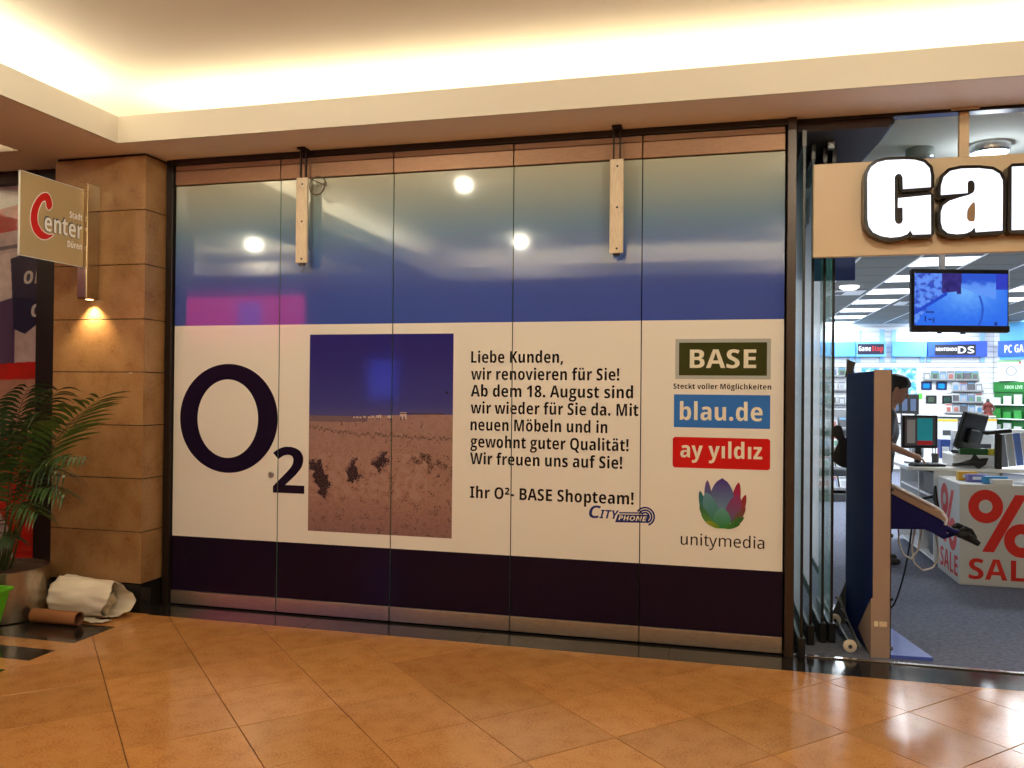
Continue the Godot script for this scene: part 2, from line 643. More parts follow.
func build_mall_ceiling(cove_energy, down_energy):
	var c = struct("ceiling", "mall ceiling with raised lit trays")
	var T1 = [-4.02, 5.0, 0.48, 6.6]
	var T2 = [-7.6, -4.85, 0.48, 5.6]
	for r in [[-13.0, 9.0, -0.05, 0.46], [-13.0, -7.62, 0.46, 6.62], [-4.83, -4.04, 0.46, 6.62], [5.02, 9.0, 0.46, 6.62], [-7.62, -4.83, 5.62, 6.62], [-13.0, 9.0, 6.62, 8.0]]:
		var st = mb()
		span(st, Vector3(r[0], SOFFIT, r[2]), Vector3(r[1], SOFFIT + 0.03, r[3]))
		part(c, "soffit", st, M.soffit)
	for T in [T1, T2]:
		tray(c, T[0], T[1], T[2], T[3])
	# the void above the soffit that both trays open into
	var a = Vector3(-8.3, SOFFIT + 0.03, -0.30)
	var b = Vector3(5.7, TRAY_TOP, 7.3)
	var sv = mb()
	span(sv, Vector3(a.x, TRAY_TOP, a.z), Vector3(b.x, TRAY_TOP + 0.05, b.z))
	part(c, "raised_ceiling", sv, M.plaster)
	sv = mb()
	span(sv, Vector3(a.x, 3.325, a.z), Vector3(b.x, 3.345, -0.04))
	part(c, "void_floor", sv, M.plaster)
	for w in [[Vector3(a.x, a.y, a.z - 0.03), Vector3(b.x, b.y, a.z)], [Vector3(a.x, a.y, b.z), Vector3(b.x, b.y, b.z + 0.03)], [Vector3(a.x - 0.03, a.y, a.z), Vector3(a.x, b.y, b.z)], [Vector3(b.x, a.y, a.z), Vector3(b.x + 0.03, b.y, b.z)]]:
		sv = mb()
		span(sv, w[0], w[1])
		part(c, "void_wall", sv, M.plaster)
	# light strips in the troughs
	var y = SOFFIT + 0.085
	for T in [[T1, "main tray"], [T2, "small tray on the left"]]:
		var q = T[0]
		var lx: float = q[1] - q[0]
		var lz: float = q[3] - q[2]
		strip_light(Vector3((q[0] + q[1]) / 2, y, q[2] - 0.42), lx, true, cove_energy * lx, "warm light strip hidden above the shop fronts in the " + T[1])
		strip_light(Vector3((q[0] + q[1]) / 2, y, q[3] + 0.42), lx, true, cove_energy * lx, "warm light strip hidden on the far side of the " + T[1])
		strip_light(Vector3(q[0] - 0.36, y, (q[2] + q[3]) / 2), lz, false, cove_energy * lz, "warm light strip hidden in the left edge of the " + T[1])
		strip_light(Vector3(q[1] + 0.36, y, (q[2] + q[3]) / 2), lz, false, cove_energy * lz, "warm light strip hidden in the right edge of the " + T[1])
	ceiling_lamp(Vector3(-2.52, TRAY_TOP, 2.66), down_energy, "round lamp on the raised ceiling, nearest to the foil-covered front")
	ceiling_lamp(Vector3(-2.70, TRAY_TOP, 5.85), down_energy, "round lamp on the raised ceiling, farther from the front")
	ceiling_lamp(Vector3(-6.55, TRAY_TOP, 5.35), down_energy, "round lamp in the small tray on the left")
	ceiling_lamp(Vector3(0.90, TRAY_TOP, 2.66), down_energy, "unseen round lamp added to the raised ceiling in front of the brown post")  # this lamp and the next two are unseen, added to brighten the front
	ceiling_lamp(Vector3(1.05, TRAY_TOP, 5.85), down_energy, "unseen round lamp added to the raised ceiling right behind the viewer")
	ceiling_lamp(Vector3(4.1, TRAY_TOP, 4.2), down_energy, "unseen round lamp added to the raised ceiling at its right end")

func build_mall_far_side():
	# what the glossy foil and the floor mirror: the other side of the mall, behind the viewer
	var st = mb()
	span(st, Vector3(-13, -0.1, 8.0), Vector3(9, 3.4, 8.2))
	var w = struct_mesh("wall_front", st, mat(srgb(150, 124, 92), 0.7), "stone faced wall across the mall")
	st = mb()
	span(st, Vector3(-13.2, -0.1, -0.2), Vector3(-13.0, 3.8, 8.2))
	struct_mesh("wall_left", st, mat(srgb(170, 150, 124), 0.8), "end wall of the mall")
	st = mb()
	span(st, Vector3(9.0, -0.1, -0.2), Vector3(9.2, 3.8, 8.2))
	struct_mesh("wall_right", st, mat(srgb(120, 100, 80), 0.8), "other end wall of the mall")
	var t = thing("shop_sign", "glowing magenta shop sign across the mall", "sign", Vector3(-8.27, 2.4, 7.9))
	st = mb()
	span(st, Vector3(-1.22, 0, -0.06), Vector3(1.22, 0.86, 0.1), 0.01)
	part(t, "sign_box", st, M.white)
	st = mb()
	span(st, Vector3(-1.2, 0.02, -0.075), Vector3(1.2, 0.84, -0.06))
	part(t, "glowing_face", st, glow(Color(0.86, 0.05, 0.42), 3.2))
	st = mb()
	span(st, Vector3(-0.10, 0.10, -0.085), Vector3(0.36, 0.74, -0.076))
	part(t, "glowing_emblem", st, glow(Color(0.62, 0.35, 0.78), 3.0))
	area_light("shop_sign_lamp", Vector3(-8.27, 2.83, 7.80), Vector3(0, 0, 0), Vector2(2.4, 0.8), 0.5, Color(0.86, 0.08, 0.45))
	t = thing("advert_screen", "small blue screen across the mall", "screen", Vector3(-5.6, 1.4, 7.9))
	st = mb()
	span(st, Vector3(-0.3, 0, 0), Vector3(0.3, 0.75, 0.1), 0.01)
	part(t, "screen_frame", st, M.black)
	st = mb()
	span(st, Vector3(-0.26, 0.04, -0.012), Vector3(0.26, 0.71, 0.0))
	part(t, "glowing_display", st, glow(Color(0.25, 0.32, 0.95), 2.2))
	area_light("advert_screen_lamp", Vector3(-5.6, 1.78, 7.86), Vector3(0, 0, 0), Vector2(0.5, 0.65), 0.25, Color(0.3, 0.4, 1.0))

func build_pillar():
	rng.seed = 77
	var t = thing("stone_pillar", "square mall pillar faced with warm brown limestone panels above a black plinth", "pillar", Vector3(-3.98, 0, 0.24))
	var ys = [0.195, 0.563, 0.944, 1.324, 1.705, 2.086, 2.478, 2.869, 3.258]
	var st = mb()
	span(st, Vector3(-0.775, 0.0, -0.34), Vector3(-0.02, SOFFIT, -0.02))
	part(t, "core", st, M.dark_void)
	for k in ys.size() - 1:
		var v = rng.randf_range(0.88, 1.0)
		for side in 2:
			st = mb()
			st.set_color(Color(v, v, v) * rng.randf_range(0.95, 1.0))
			if side == 0: span(st, Vector3(-0.775, ys[k] + 0.003, -0.02), Vector3(0, ys[k + 1] - 0.003, 0), 0.0015)
			else: span(st, Vector3(-0.02, ys[k] + 0.003, -0.3), Vector3(0, ys[k + 1] - 0.003, -0.0205), 0.0015)
			part(t, "stone_panel", st, M.pillar_stone)
	st = mb()
	span(st, Vector3(-0.77, 0.001, -0.335), Vector3(-0.008, 0.19, -0.008), 0.002)
	part(t, "plinth", st, M.granite)
	# projecting glass sign and its lamp bracket
	t = thing("projecting_sign", "square glass mall sign on a metal bracket fixed to the pillar", "sign", Vector3(-4.40, 2.45, 0.26), PI / 2)
	# local x points to -z (towards the pillar), local z to +x
	st = mb()
	span(st, Vector3(-0.652, 0, -0.006), Vector3(-0.09, 0.545, 0.006), 0.002)
	var pane = part(t, "glass_pane", st, M.sign_glass)
	st = mb()
	for e in [[-0.655, -0.652, -0.004, 0.549], [-0.655, -0.09, 0.545, 0.549], [-0.655, -0.09, -0.004, 0.0]]:
		span(st, Vector3(e[0], e[2], -0.007), Vector3(e[1], e[3], 0.007))
	part(t, "polished_edge", st, mat(srgb(236, 240, 232), 0.15, 0.0, 0.9))
	# red swoosh letter C with a pale rim, then the name
	var cpts = [Vector2(-0.39, 0.375), Vector2(-0.408, 0.432), Vector2(-0.445, 0.447), Vector2(-0.50, 0.415), Vector2(-0.552, 0.335), Vector2(-0.568, 0.25), Vector2(-0.545, 0.175), Vector2(-0.49, 0.135), Vector2(-0.43, 0.14), Vector2(-0.378, 0.178), Vector2(-0.425, 0.172), Vector2(-0.475, 0.19), Vector2(-0.51, 0.24), Vector2(-0.508, 0.31), Vector2(-0.478, 0.375), Vector2(-0.447, 0.392), Vector2(-0.437, 0.352), Vector2(-0.415, 0.34)]
	var cpoly = smooth_poly(cpts, 4)
	var rim = Geometry2D.offset_polygon(cpoly, 0.007)[0]
	flat_part(t, "letter_rim", poly_tris(rim), mat(srgb(240, 235, 225), 0.3), 0.0068)
	flat_part(t, "letter", poly_tris(cpoly), mat(srgb(214, 22, 18), 0.3), 0.0075)
	var white = mat(srgb(250, 250, 248), 0.3)
	flat_part(t, "lettering", fit(letters("enter"), -0.46, -0.125, 0.19, 0.135), mat(srgb(70, 70, 72), 0.4), 0.0070)
	flat_part(t, "lettering", fit(letters("enter"), -0.453, -0.118, 0.194, 0.118), white, 0.0078)
	flat_part(t, "lettering", fit(letters("Stadt"), -0.235, -0.118, 0.325, 0.044), white, 0.0075)
	flat_part(t, "lettering", fit(letters("Düren"), -0.25, -0.118, 0.118, 0.044), white, 0.0075)
	# bracket: a slim upright metal housing with a downlight at its foot
	st = mb()
	span(st, Vector3(-0.105, -0.225, -0.04), Vector3(0.018, 0.60, 0.04), 0.004)
	part(t, "bracket_housing", st, mat(srgb(178, 150, 112), 0.18, 0.9))
	st = mb()
	span(st, Vector3(-0.108, -0.215, -0.035), Vector3(-0.1055, 0.0, 0.035))
	part(t, "polished_plate", st, M.chrome)
	st = mb()
	lathe(st, [[0.0, -0.228], [0.026, -0.227], [0.026, -0.224]], 16, Vector3(-0.03, 0, 0))
	part(t, "glowing_lamp", st, glow(Color(1, 0.9, 0.7), 5.0))
	spot_light("sign_bracket_lamp", Vector3(-4.40, 2.21, 0.295), 0.6, Color(1, 0.90, 0.70), 52.0, 0.02, Vector3(0, -1, -0.12))

# ------------------------------------------------------------------ the foil-covered folding glass wall
const SEAMS := [-3.908, -3.045, -2.181, -1.330, -0.482, 0.388]
var panels := []

func gradient_foil(x0, x1, y0, y1):
	# printed ink, violet blue to grey, with the ceiling reflection painted into its head
	var stops = [[0.0, Color(0.05, 0.095, 0.42)], [0.25, Color(0.06, 0.11, 0.43)], [0.45, Color(0.09, 0.17, 0.45)], [0.62, Color(0.15, 0.27, 0.42)], [0.78, Color(0.28, 0.37, 0.38)], [1.0, Color(0.47, 0.47, 0.36)]]
	var st = mb()
	var n = 24
	for k in n:
		var f0 = float(k) / n
		var f1 = float(k + 1) / n
		var cs = []
		for f in [f0, f1]:
			var c: Color = stops[0][1]
			for s in stops.size() - 1:
				if f >= stops[s][0]: c = stops[s][1].lerp(stops[s + 1][1], clampf((f - stops[s][0]) / (stops[s + 1][0] - stops[s][0]), 0, 1))
			cs.append(c)
		var ya = lerpf(y0, y1, f0)
		var yb = lerpf(y0, y1, f1)
		for v in [[x0, ya, 0], [x1, yb, 1], [x1, ya, 0], [x0, ya, 0], [x0, yb, 1], [x1, yb, 1]]:
			st.set_color(cs[v[2]])
			st.set_normal(Vector3.BACK)
			st.add_vertex(Vector3(v[0], v[1], 0.0))
	return st.commit()

func sheet(x0, x1, y0, y1, z):
	var st = mb()
	for p in [[x0, y0], [x1, y1], [x1, y0], [x0, y0], [x0, y1], [x1, y1]]:
		st.set_normal(Vector3.BACK)
		st.set_uv(Vector2((p[0] + 2.805) / 1.066, (1.981 - p[1]) / 1.383))
		st.add_vertex(Vector3(p[0], p[1], z))
	return st.commit()

func clip_half(poly, x, keep_right):
	var out = []
	for k in poly.size():
		var a: Vector2 = poly[k]
		var b: Vector2 = poly[(k + 1) % poly.size()]
		var ia = (a.x >= x) == keep_right
		var ib = (b.x >= x) == keep_right
		if ia: out.append(a)
		if ia != ib: out.append(a.lerp(b, (x - a.x) / (b.x - a.x)))
	return out

func print_on(called, tris, material, layer = 1):
	# a printed shape, cut where the panels meet; lines of lettering are parted into words
	if called == "lettering":
		for w in words_of(tris): print_cut(called, w, material, layer)
	else: print_cut(called, tris, material, layer)

func print_cut(called, tris, material, layer):
	for p in 5:
		var x0: float = SEAMS[p] + 0.0035
		var x1: float = SEAMS[p + 1] - 0.0035
		var out = PackedVector2Array()
		for k in range(0, tris.size(), 3):
			var poly = [tris[k], tris[k + 1], tris[k + 2]]
			poly = clip_half(clip_half(poly, x0, true), x1, false)
			for s in range(1, poly.size() - 1):
				out.append_array([poly[0], poly[s], poly[s + 1]])
		if out.size():
			flat_part(panels[p], called, out, material, 0.0006 * layer)

func beach_image():
	var w = 360
	var h = 468
	var im = Image.create(w, h, false, Image.FORMAT_RGB8)
	var f = FastNoiseLite.new()
	f.seed = 9
	f.frequency = 0.035
	f.fractal_octaves = 4
	var g = FastNoiseLite.new()
	g.seed = 12
	g.frequency = 0.22
	g.fractal_octaves = 2
	var hole = [PackedVector2Array([Vector2(0, 300), Vector2(26, 302), Vector2(44, 330), Vector2(56, 348), Vector2(46, 390), Vector2(36, 395), Vector2(28, 372), Vector2(20, 342), Vector2(4, 322)]), PackedVector2Array([Vector2(95, 325), Vector2(112, 296), Vector2(120, 293), Vector2(126, 318), Vector2(140, 330), Vector2(122, 348), Vector2(106, 346)]), PackedVector2Array([Vector2(158, 300), Vector2(176, 288), Vector2(186, 278), Vector2(204, 284), Vector2(204, 300), Vector2(190, 308), Vector2(182, 318), Vector2(172, 306)])]
	for y in h:
		for x in w:
			var c: Color
			var n = f.get_noise_2d(x, y)
			var m = g.get_noise_2d(x, y * 1.6)
			var hor = 193 - 8.0 * smoothstep(60, 360, x)
			if y < hor:
				c = srgb(46, 42, 124).lerp(srgb(70, 72, 140), pow(y / hor, 1.4))
				c = c.lerp(srgb(92, 84, 136), smoothstep(0.86, 1.0, y / hor) * 0.5)
			else:
				var d: float = (y - hor) / (h - hor)
				c = srgb(158, 124, 116).lerp(srgb(162, 122, 110), smoothstep(0.0, 0.6, d)).lerp(srgb(142, 106, 104), smoothstep(0.6, 1.0, d))
				c = c * (1.0 + 0.10 * n + 0.12 * m * minf(1.0, d * 3.0))
				if d < 0.05 and x < 150: c = c.lerp(srgb(84, 72, 96), 0.5)
				# weed lines and footprints
				var line: float = hor + 22 + 34 * pow(x / 360.0, 0.5) + 10 * f.get_noise_1d(x * 2.0)
				if absf(y - line) < 3 and m > 0.12: c = c.darkened(0.55)
				var drift: float = exp(-pow((y - (262 + (x - 210) * 0.36)) / 26.0, 2.0)) * smoothstep(190, 300, x)
				if m * 0.7 + n * 0.8 > 0.62 - 0.5 * drift: c = c.darkened(0.55)
				if d > 0.45 and n > 0.16 and m > 0.16: c = c.darkened(0.26)
				if d > 0.32 and d < 0.7 and n < -0.16 and x < 300: c = c.lightened(0.10)
				for q in hole:
					if Geometry2D.is_point_in_polygon(Vector2(x + 9 * m + 12 * n, y + 9 * m - 12 * n), q):
						c = srgb(40, 28, 40).lerp(srgb(112, 84, 80), clampf(0.35 + m * 1.6, 0, 1) * 0.75)
			im.set_pixel(x, y, c)
	# roofed wicker beach chairs on the horizon
	for q in [[114, 4], [122, 5], [130, 4], [140, 6], [152, 5], [160, 7], [172, 8], [178, 9], [200, 8], [206, 9], [231, 16], [239, 16]]:
		im.fill_rect(Rect2i(q[0], 198 - q[1], 4 + q[1] / 3, q[1]), srgb(196, 176, 168))
		im.fill_rect(Rect2i(q[0] + 1, 200 - q[1] / 2, 3, q[1] / 2), srgb(80, 52, 78))
	im.fill_rect(Rect2i(230, 184, 110, 2), srgb(70, 50, 62))
	im.fill_rect(Rect2i(343, 133, 4, 5), srgb(34, 26, 40))
	return im

func build_facade():
	var st = mb()
	span(st, Vector3(-3.95, 0, -0.16), Vector3(0.42, 3.27, -0.09))
	struct_mesh("wall_back", st, M.dark_void, "dark boarding behind the foil-covered glass")
	st = mb()
	span(st, Vector3(-3.968, 0.0, -0.10), Vector3(-3.914, SOFFIT, 0.03), 0.003)
	struct_mesh("trim_1", st, M.trim_dark, "dark brown left jamb of the glass front")
	st = mb()
	span(st, Vector3(-3.914, 3.236, -0.08), Vector3(0.42, SOFFIT, 0.035), 0.002)
	struct_mesh("trim_2", st, M.trim_dark, "dark ceiling track above the glass panels")
	st = mb()
	span(st, Vector3(0.396, 0.0, -0.10), Vector3(0.448, SOFFIT, 0.05), 0.003)
	struct_mesh("trim_3", st, mat(srgb(64, 48, 38), 0.35, 0.3), "dark brown right post of the glass front")
	var says = ["foil-covered glass panel next to the pillar, printed with the big dark O", "foil-covered glass panel with the small 2 and the left half of the beach picture", "foil-covered glass panel with the right half of the beach picture", "foil-covered glass panel with most of the black German text", "foil-covered glass panel with the four company logos, beside the brown post"]
	for p in 5:
		var x0: float = SEAMS[p] + 0.0035
		var x1: float = SEAMS[p + 1] - 0.0035
		var t = thing("glass_panel", says[p], "glass panel", Vector3.ZERO, 0.0, "folding glass panels of the closed shop front")
		panels.append(t)
		st = mb()
		span(st, Vector3(x0, 0.11, -0.012), Vector3(x1, 3.083, -0.0004))
		part(t, "pane", st, M.glass_green)
		part(t, "gradient_foil", gradient_foil(x0, x1, 2.053, 3.083), M.foil_blue)
		part(t, "pale_foil", sheet(x0, x1, 0.507, 2.053, 0.0), M.foil_white)
		part(t, "dark_foil", sheet(x0, x1, 0.11, 0.507, 0.0), M.foil_dark)
		st = mb()
		span(st, Vector3(x0, 3.090, -0.03), Vector3(x1, 3.192, 0.012), 0.002)
		part(t, "top_rail", st, M.bronze)
		st = mb()
		span(st, Vector3(x0, 3.196, -0.03), Vector3(x1, 3.234, 0.010), 0.002)
		part(t, "top_rail_cap", st, M.bronze)
		st = mb()
		span(st, Vector3(x0, 0.012, -0.03), Vector3(x1, 0.108, 0.012), 0.002)
		part(t, "bottom_rail", st, M.steel)
	# lock cylinder on the foil and a roller on the foot of the first panel
	st = mb()
	lathe(st, [[0.022, 0.0], [0.022, 0.008], [0.016, 0.012], [0.0, 0.012]], 20)
	var lk = part(panels[0], "lock", st, M.alu)
	lk.position = Vector3(-3.095, 0.985, 0.001)
	lk.rotation.x = PI / 2
	# --- the print
	var navy = M.ink_navy
	print_on("letter", ring_tris(ellipse(-3.45, 1.378, 0.400, 0.395, 96), ellipse(-3.455, 1.376, 0.2475, 0.284, 96)), navy)
	print_on("letter", fit(letters("2"), -3.084, -2.836, 0.855, 0.325), navy)
	var pm = mat(Color.WHITE, 0.08)
	pm.albedo_texture = ImageTexture.create_from_image(beach_image())
	for p in [1, 2]:
		part(panels[p], "beach_picture", sheet(maxf(-2.805, SEAMS[p] + 0.0035), minf(-1.739, SEAMS[p + 1] - 0.0035), 0.598, 1.981, 0.0006), pm)
	var lines = [["Liebe Kunden,", -0.987], ["wir renovieren für Sie!", -0.620], ["Ab dem 18. August sind", -0.531], ["wir wieder für Sie da. Mit", -0.497], ["neuen Möbeln und in", -0.694], ["gewohnt guter Qualität!", -0.557], ["Wir freuen uns auf Sie!", -0.597], ["", 0.0], ["Ihr O²- BASE Shopteam!", -0.522]]
	for k in lines.size():
		if lines[k][0] != "":
			print_on("lettering", fit(letters(lines[k][0]), -1.614, lines[k][1], 1.783 - 0.1132 * k, 0.077), M.ink_black)
	# olive BASE plate
	print_on("logo_frame", poly_tris([Vector2(-0.268, 1.682), Vector2(0.309, 1.682), Vector2(0.309, 1.934), Vector2(-0.268, 1.934)]), M.ink_grey)
	print_on("logo_plate", poly_tris([Vector2(-0.245, 1.705), Vector2(0.286, 1.705), Vector2(0.286, 1.911), Vector2(-0.245, 1.911)]), M.ink_olive, 2)
	print_on("lettering", fit(letters("BASE"), -0.178, 0.222, 1.752, 0.115), M.ink_cream, 3)
	print_on("lettering", fit(letters("Steckt voller Möglichkeiten"), -0.278, 0.312, 1.620, 0.033), M.ink_black)
	print_on("logo_plate", poly_tris([Vector2(-0.274, 1.378), Vector2(0.307, 1.378), Vector2(0.307, 1.585), Vector2(-0.274, 1.585)]), M.ink_blue)
	print_on("lettering", fit(letters("blau.de"), -0.237, 0.262, 1.425, 0.110), M.ink_cream, 2)
	var rr = Geometry2D.offset_polygon(PackedVector2Array([Vector2(-0.268, 1.136), Vector2(0.297, 1.136), Vector2(0.297, 1.305), Vector2(-0.268, 1.305)]), 0.012, Geometry2D.JOIN_ROUND)[0]
	print_on("logo_plate", poly_tris(rr), M.ink_red)
	print_on("lettering", fit(letters("ay yıldız"), -0.232, 0.262, 1.190, 0.098), M.ink_cream, 2)
	print_on("lettering", fit(letters("unitymedia", false), -0.226, 0.278, 0.640, 0.072), M.ink_black)
	# mobile dealer's mark: slanted name, band, three arcs
	print_on("lettering", fit(letters("C"), -0.815, -0.745, 0.782, 0.080, 0.2), M.ink_city)
	print_on("lettering", fit(letters("ITY"), -0.742, -0.628, 0.782, 0.055, 0.25), M.ink_city)
	print_on("logo_plate", poly_tris([Vector2(-0.640, 0.760), Vector2(-0.432, 0.766), Vector2(-0.420, 0.818), Vector2(-0.622, 0.812)]), M.ink_city)
	print_on("logo_plate", poly_tris([Vector2(-0.618, 0.818), Vector2(-0.455, 0.823), Vector2(-0.455, 0.832), Vector2(-0.612, 0.827)]), M.ink_city)
	print_on("lettering", fit(letters("PHONE"), -0.618, -0.445, 0.776, 0.030, 0.25), M.ink_cream, 2)
	for r in [0.030, 0.046, 0.062]:
		print_on("logo_arc", ring_tris(ellipse(-0.448, 0.806, r, r, 24, -1.2, 2.6), ellipse(-0.448, 0.806, r - 0.011, r - 0.011, 24, -1.2, 2.6)).slice(0, 23 * 6), M.ink_city)
	# lotus of coloured petals
	# each: foot and tip on the print, half width, dye at tip and foot
	petal(692, 185, 683, 50, 17, Color(0.20, 0.10, 0.42), Color(0.10, 0.30, 0.42), 1)
	petal(805, 190, 829, 55, 19, Color(0.62, 0.03, 0.05), Color(0.40, 0.06, 0.30), 1)
	petal(672, 205, 649, 98, 14, Color(0.05, 0.22, 0.30), Color(0.06, 0.30, 0.20), 2)
	petal(832, 205, 860, 108, 14, Color(0.45, 0.03, 0.05), Color(0.40, 0.10, 0.08), 2)
	petal(752, 190, 752, 40, 52, Color(0.12, 0.05, 0.36), Color(0.22, 0.40, 0.62), 3)
	petal(722, 235, 676, 105, 33, Color(0.20, 0.44, 0.60), Color(0.05, 0.32, 0.20), 4)
	petal(785, 235, 828, 108, 33, Color(0.46, 0.05, 0.22), Color(0.14, 0.16, 0.34), 4)
	petal(700, 240, 648, 165, 15, Color(0.07, 0.24, 0.12), Color(0.10, 0.36, 0.10), 5)
	petal(805, 240, 860, 165, 15, Color(0.36, 0.06, 0.10), Color(0.12, 0.20, 0.10), 5)
	petal(752, 262, 752, 172, 40, Color(0.16, 0.50, 0.46), Color(0.05, 0.34, 0.07), 6)
	petal(715, 252, 656, 200, 14, Color(0.10, 0.34, 0.08), Color(0.16, 0.42, 0.08), 7)
	petal(790, 252, 854, 208, 14, Color(0.05, 0.20, 0.06), Color(0.10, 0.34, 0.08), 7)
	petal(740, 258, 680, 233, 11, Color(0.50, 0.50, 0.04), Color(0.20, 0.42, 0.05), 8)
	petal(768, 258, 836, 240, 11, Color(0.05, 0.24, 0.06), Color(0.08, 0.34, 0.07), 8)

func petal(bx_, by, tx, ty, half, tip, foot, layer):
	# a pointed printed petal with its dye running from foot to tip
	var a = Vector2(0.024 + (bx_ - 752) * 0.00131, 1.067 - (by - 40) * 0.00141)
	var b = Vector2(0.024 + (tx - 752) * 0.00131, 1.067 - (ty - 40) * 0.00141)
	half *= 0.00136
	var d = b - a
	var s = Vector2(d.y, -d.x).normalized() * half
	var left = []
	var right = []
	var n = 10
	for k in n + 1:
		var f = float(k) / n
		var w = pow(maxf(sin(PI * pow(0.06 + 0.94 * f, 0.9)), 0.0), 0.62)
		left.append(a + d * f - s * w)
		right.append(a + d * f + s * w)
	var st = mb()
	var z: float = 0.0006 + 0.0003 * layer
	for k in n:
		for v in [[left[k], k], [left[k + 1], k + 1], [right[k + 1], k + 1], [left[k], k], [right[k + 1], k + 1], [right[k], k]]:
			st.set_color(foot.lerp(tip, float(v[1]) / n).darkened(0.38))
			st.set_normal(Vector3.BACK)
			st.add_vertex(Vector3(v[0].x, v[0].y, z))
	part(panels[4], "petal", st.commit(), M.ink_any)

func hanging_bar(x, label, loop):
	# weathered white slat hung from the ceiling track in front of the glass
	var t = thing("hanging_bar", label, "wooden bar", Vector3(x, 0, 0.105))
	var st = mb()
	span(st, Vector3(-0.03, 3.262, -0.05), Vector3(0.03, 3.274, 0.03), 0.002)
	span(st, Vector3(-0.028, 3.03, -0.030), Vector3(-0.018, 3.265, -0.012), 0.001)
	span(st, Vector3(0.012, 3.03, -0.030), Vector3(0.022, 3.265, -0.012), 0.001)
	part(t, "steel_hanger", st, mat(srgb(52, 42, 36), 0.5, 0.5))
	st = mb()
	var wood = noise_image(256, 61, 0.03, 3, [[0.0, srgb(196, 172, 140)], [0.5, srgb(226, 206, 176)], [1.0, srgb(238, 224, 200)]], 0.2, 0.3, 4, 1)
	span(st, Vector3(-0.043, 2.472, -0.014), Vector3(0.043, 3.066, 0.008), 0.004)
	part(t, "slat", st, textured(wood, 0.55, Vector3(4, 1.2, 4), 0.0, 0.5))
	for y in [3.02, 2.76, 2.50]:
		st = mb()
		lathe(st, [[0.007, 0.0], [0.007, 0.002], [0.004, 0.004], [0.0, 0.004]], 10)
		var s = part(t, "screw", st, M.dark_grey)
		s.position = Vector3(0.004, y, 0.008)
		s.rotation.x = PI / 2
	st = mb()
	span(st, Vector3(-0.02, 2.455, -0.012), Vector3(0.025, 2.471, 0.004), 0.002)
	part(t, "foot_clip", st, M.trim_dark)
	st = mb()
	var hook = []
	for k in 9: hook.append(Vector3(0.012 + 0.012 * sin(k * 0.62), 2.455 - 0.006 * k, 0.0))
	tube(st, hook, 0.0018, 6)
	part(t, "wire_hook", st, M.dark_grey)
	if loop:
		st = mb()
		var ring = []
		for k in 26: ring.append(Vector3(0.118 + 0.060 * cos(k * TAU / 24.0), 3.005 + 0.066 * sin(k * TAU / 24.0), -0.01 + 0.0012 * k))
		ring.push_front(Vector3(0.03, 3.07, -0.012))
		tube(st, ring, 0.005, 6)
		part(t, "cable_loop", st, mat(srgb(104, 88, 70), 0.5))

# ------------------------------------------------------------------ left of the pillar
func poster_image():
	var w = 220
	var h = 640
	var im = Image.create(w, h, false, Image.FORMAT_RGB8)
	var f = FastNoiseLite.new()
	f.seed = 3
	f.frequency = 0.05
	var shapes = [
		[srgb(212, 190, 188), [0, 0, 220, 0, 220, 640, 0, 640]],
		[srgb(176, 150, 156), [0, 0, 220, 0, 220, 44, 0, 50]],
		[srgb(196, 20, 12), [0, 62, 90, 46, 220, 22, 220, 66, 120, 78, 0, 112]],
		[srgb(120, 108, 120), [0, 112, 220, 90, 220, 96, 0, 118]],
		[srgb(226, 210, 204), [60, 250, 110, 118, 180, 104, 160, 190, 120, 300, 70, 300]],
		[srgb(40, 34, 44), [0, 226, 60, 250, 76, 296, 0, 296]],
		[srgb(92, 70, 110), [130, 190, 170, 180, 170, 290, 124, 296]],
		[srgb(28, 38, 78), [160, 118, 220, 104, 220, 220, 190, 240, 168, 232]],
		[srgb(214, 24, 16), [0, 296, 220, 284, 220, 312, 0, 318]],
		[srgb(196, 142, 120), [0, 318, 220, 312, 220, 430, 0, 470]],
		[srgb(220, 20, 14), [60, 420, 220, 400, 220, 600, 196, 600, 140, 520, 60, 470]],
		[srgb(150, 122, 132), [0, 470, 60, 470, 140, 520, 150, 640, 0, 640]],
		[srgb(220, 20, 14), [170, 560, 220, 540, 220, 640, 176, 640]],
		[srgb(214, 190, 170), [0, 606, 150, 606, 150, 640, 0, 640]]]
	for s in shapes:
		var poly = pairs(s[1])
		var lo = Vector2(999, 999)
		var hi = Vector2.ZERO
		for p in poly:
			lo = lo.min(p); hi = hi.max(p)
		for y in range(int(lo.y), mini(h, int(hi.y) + 1)):
			for x in range(int(lo.x), mini(w, int(hi.x) + 1)):
				if Geometry2D.is_point_in_polygon(Vector2(x + 0.5, y + 0.5), poly):
					im.set_pixel(x, y, s[0] * (1.0 + 0.10 * f.get_noise_2d(x, y)))
	return im

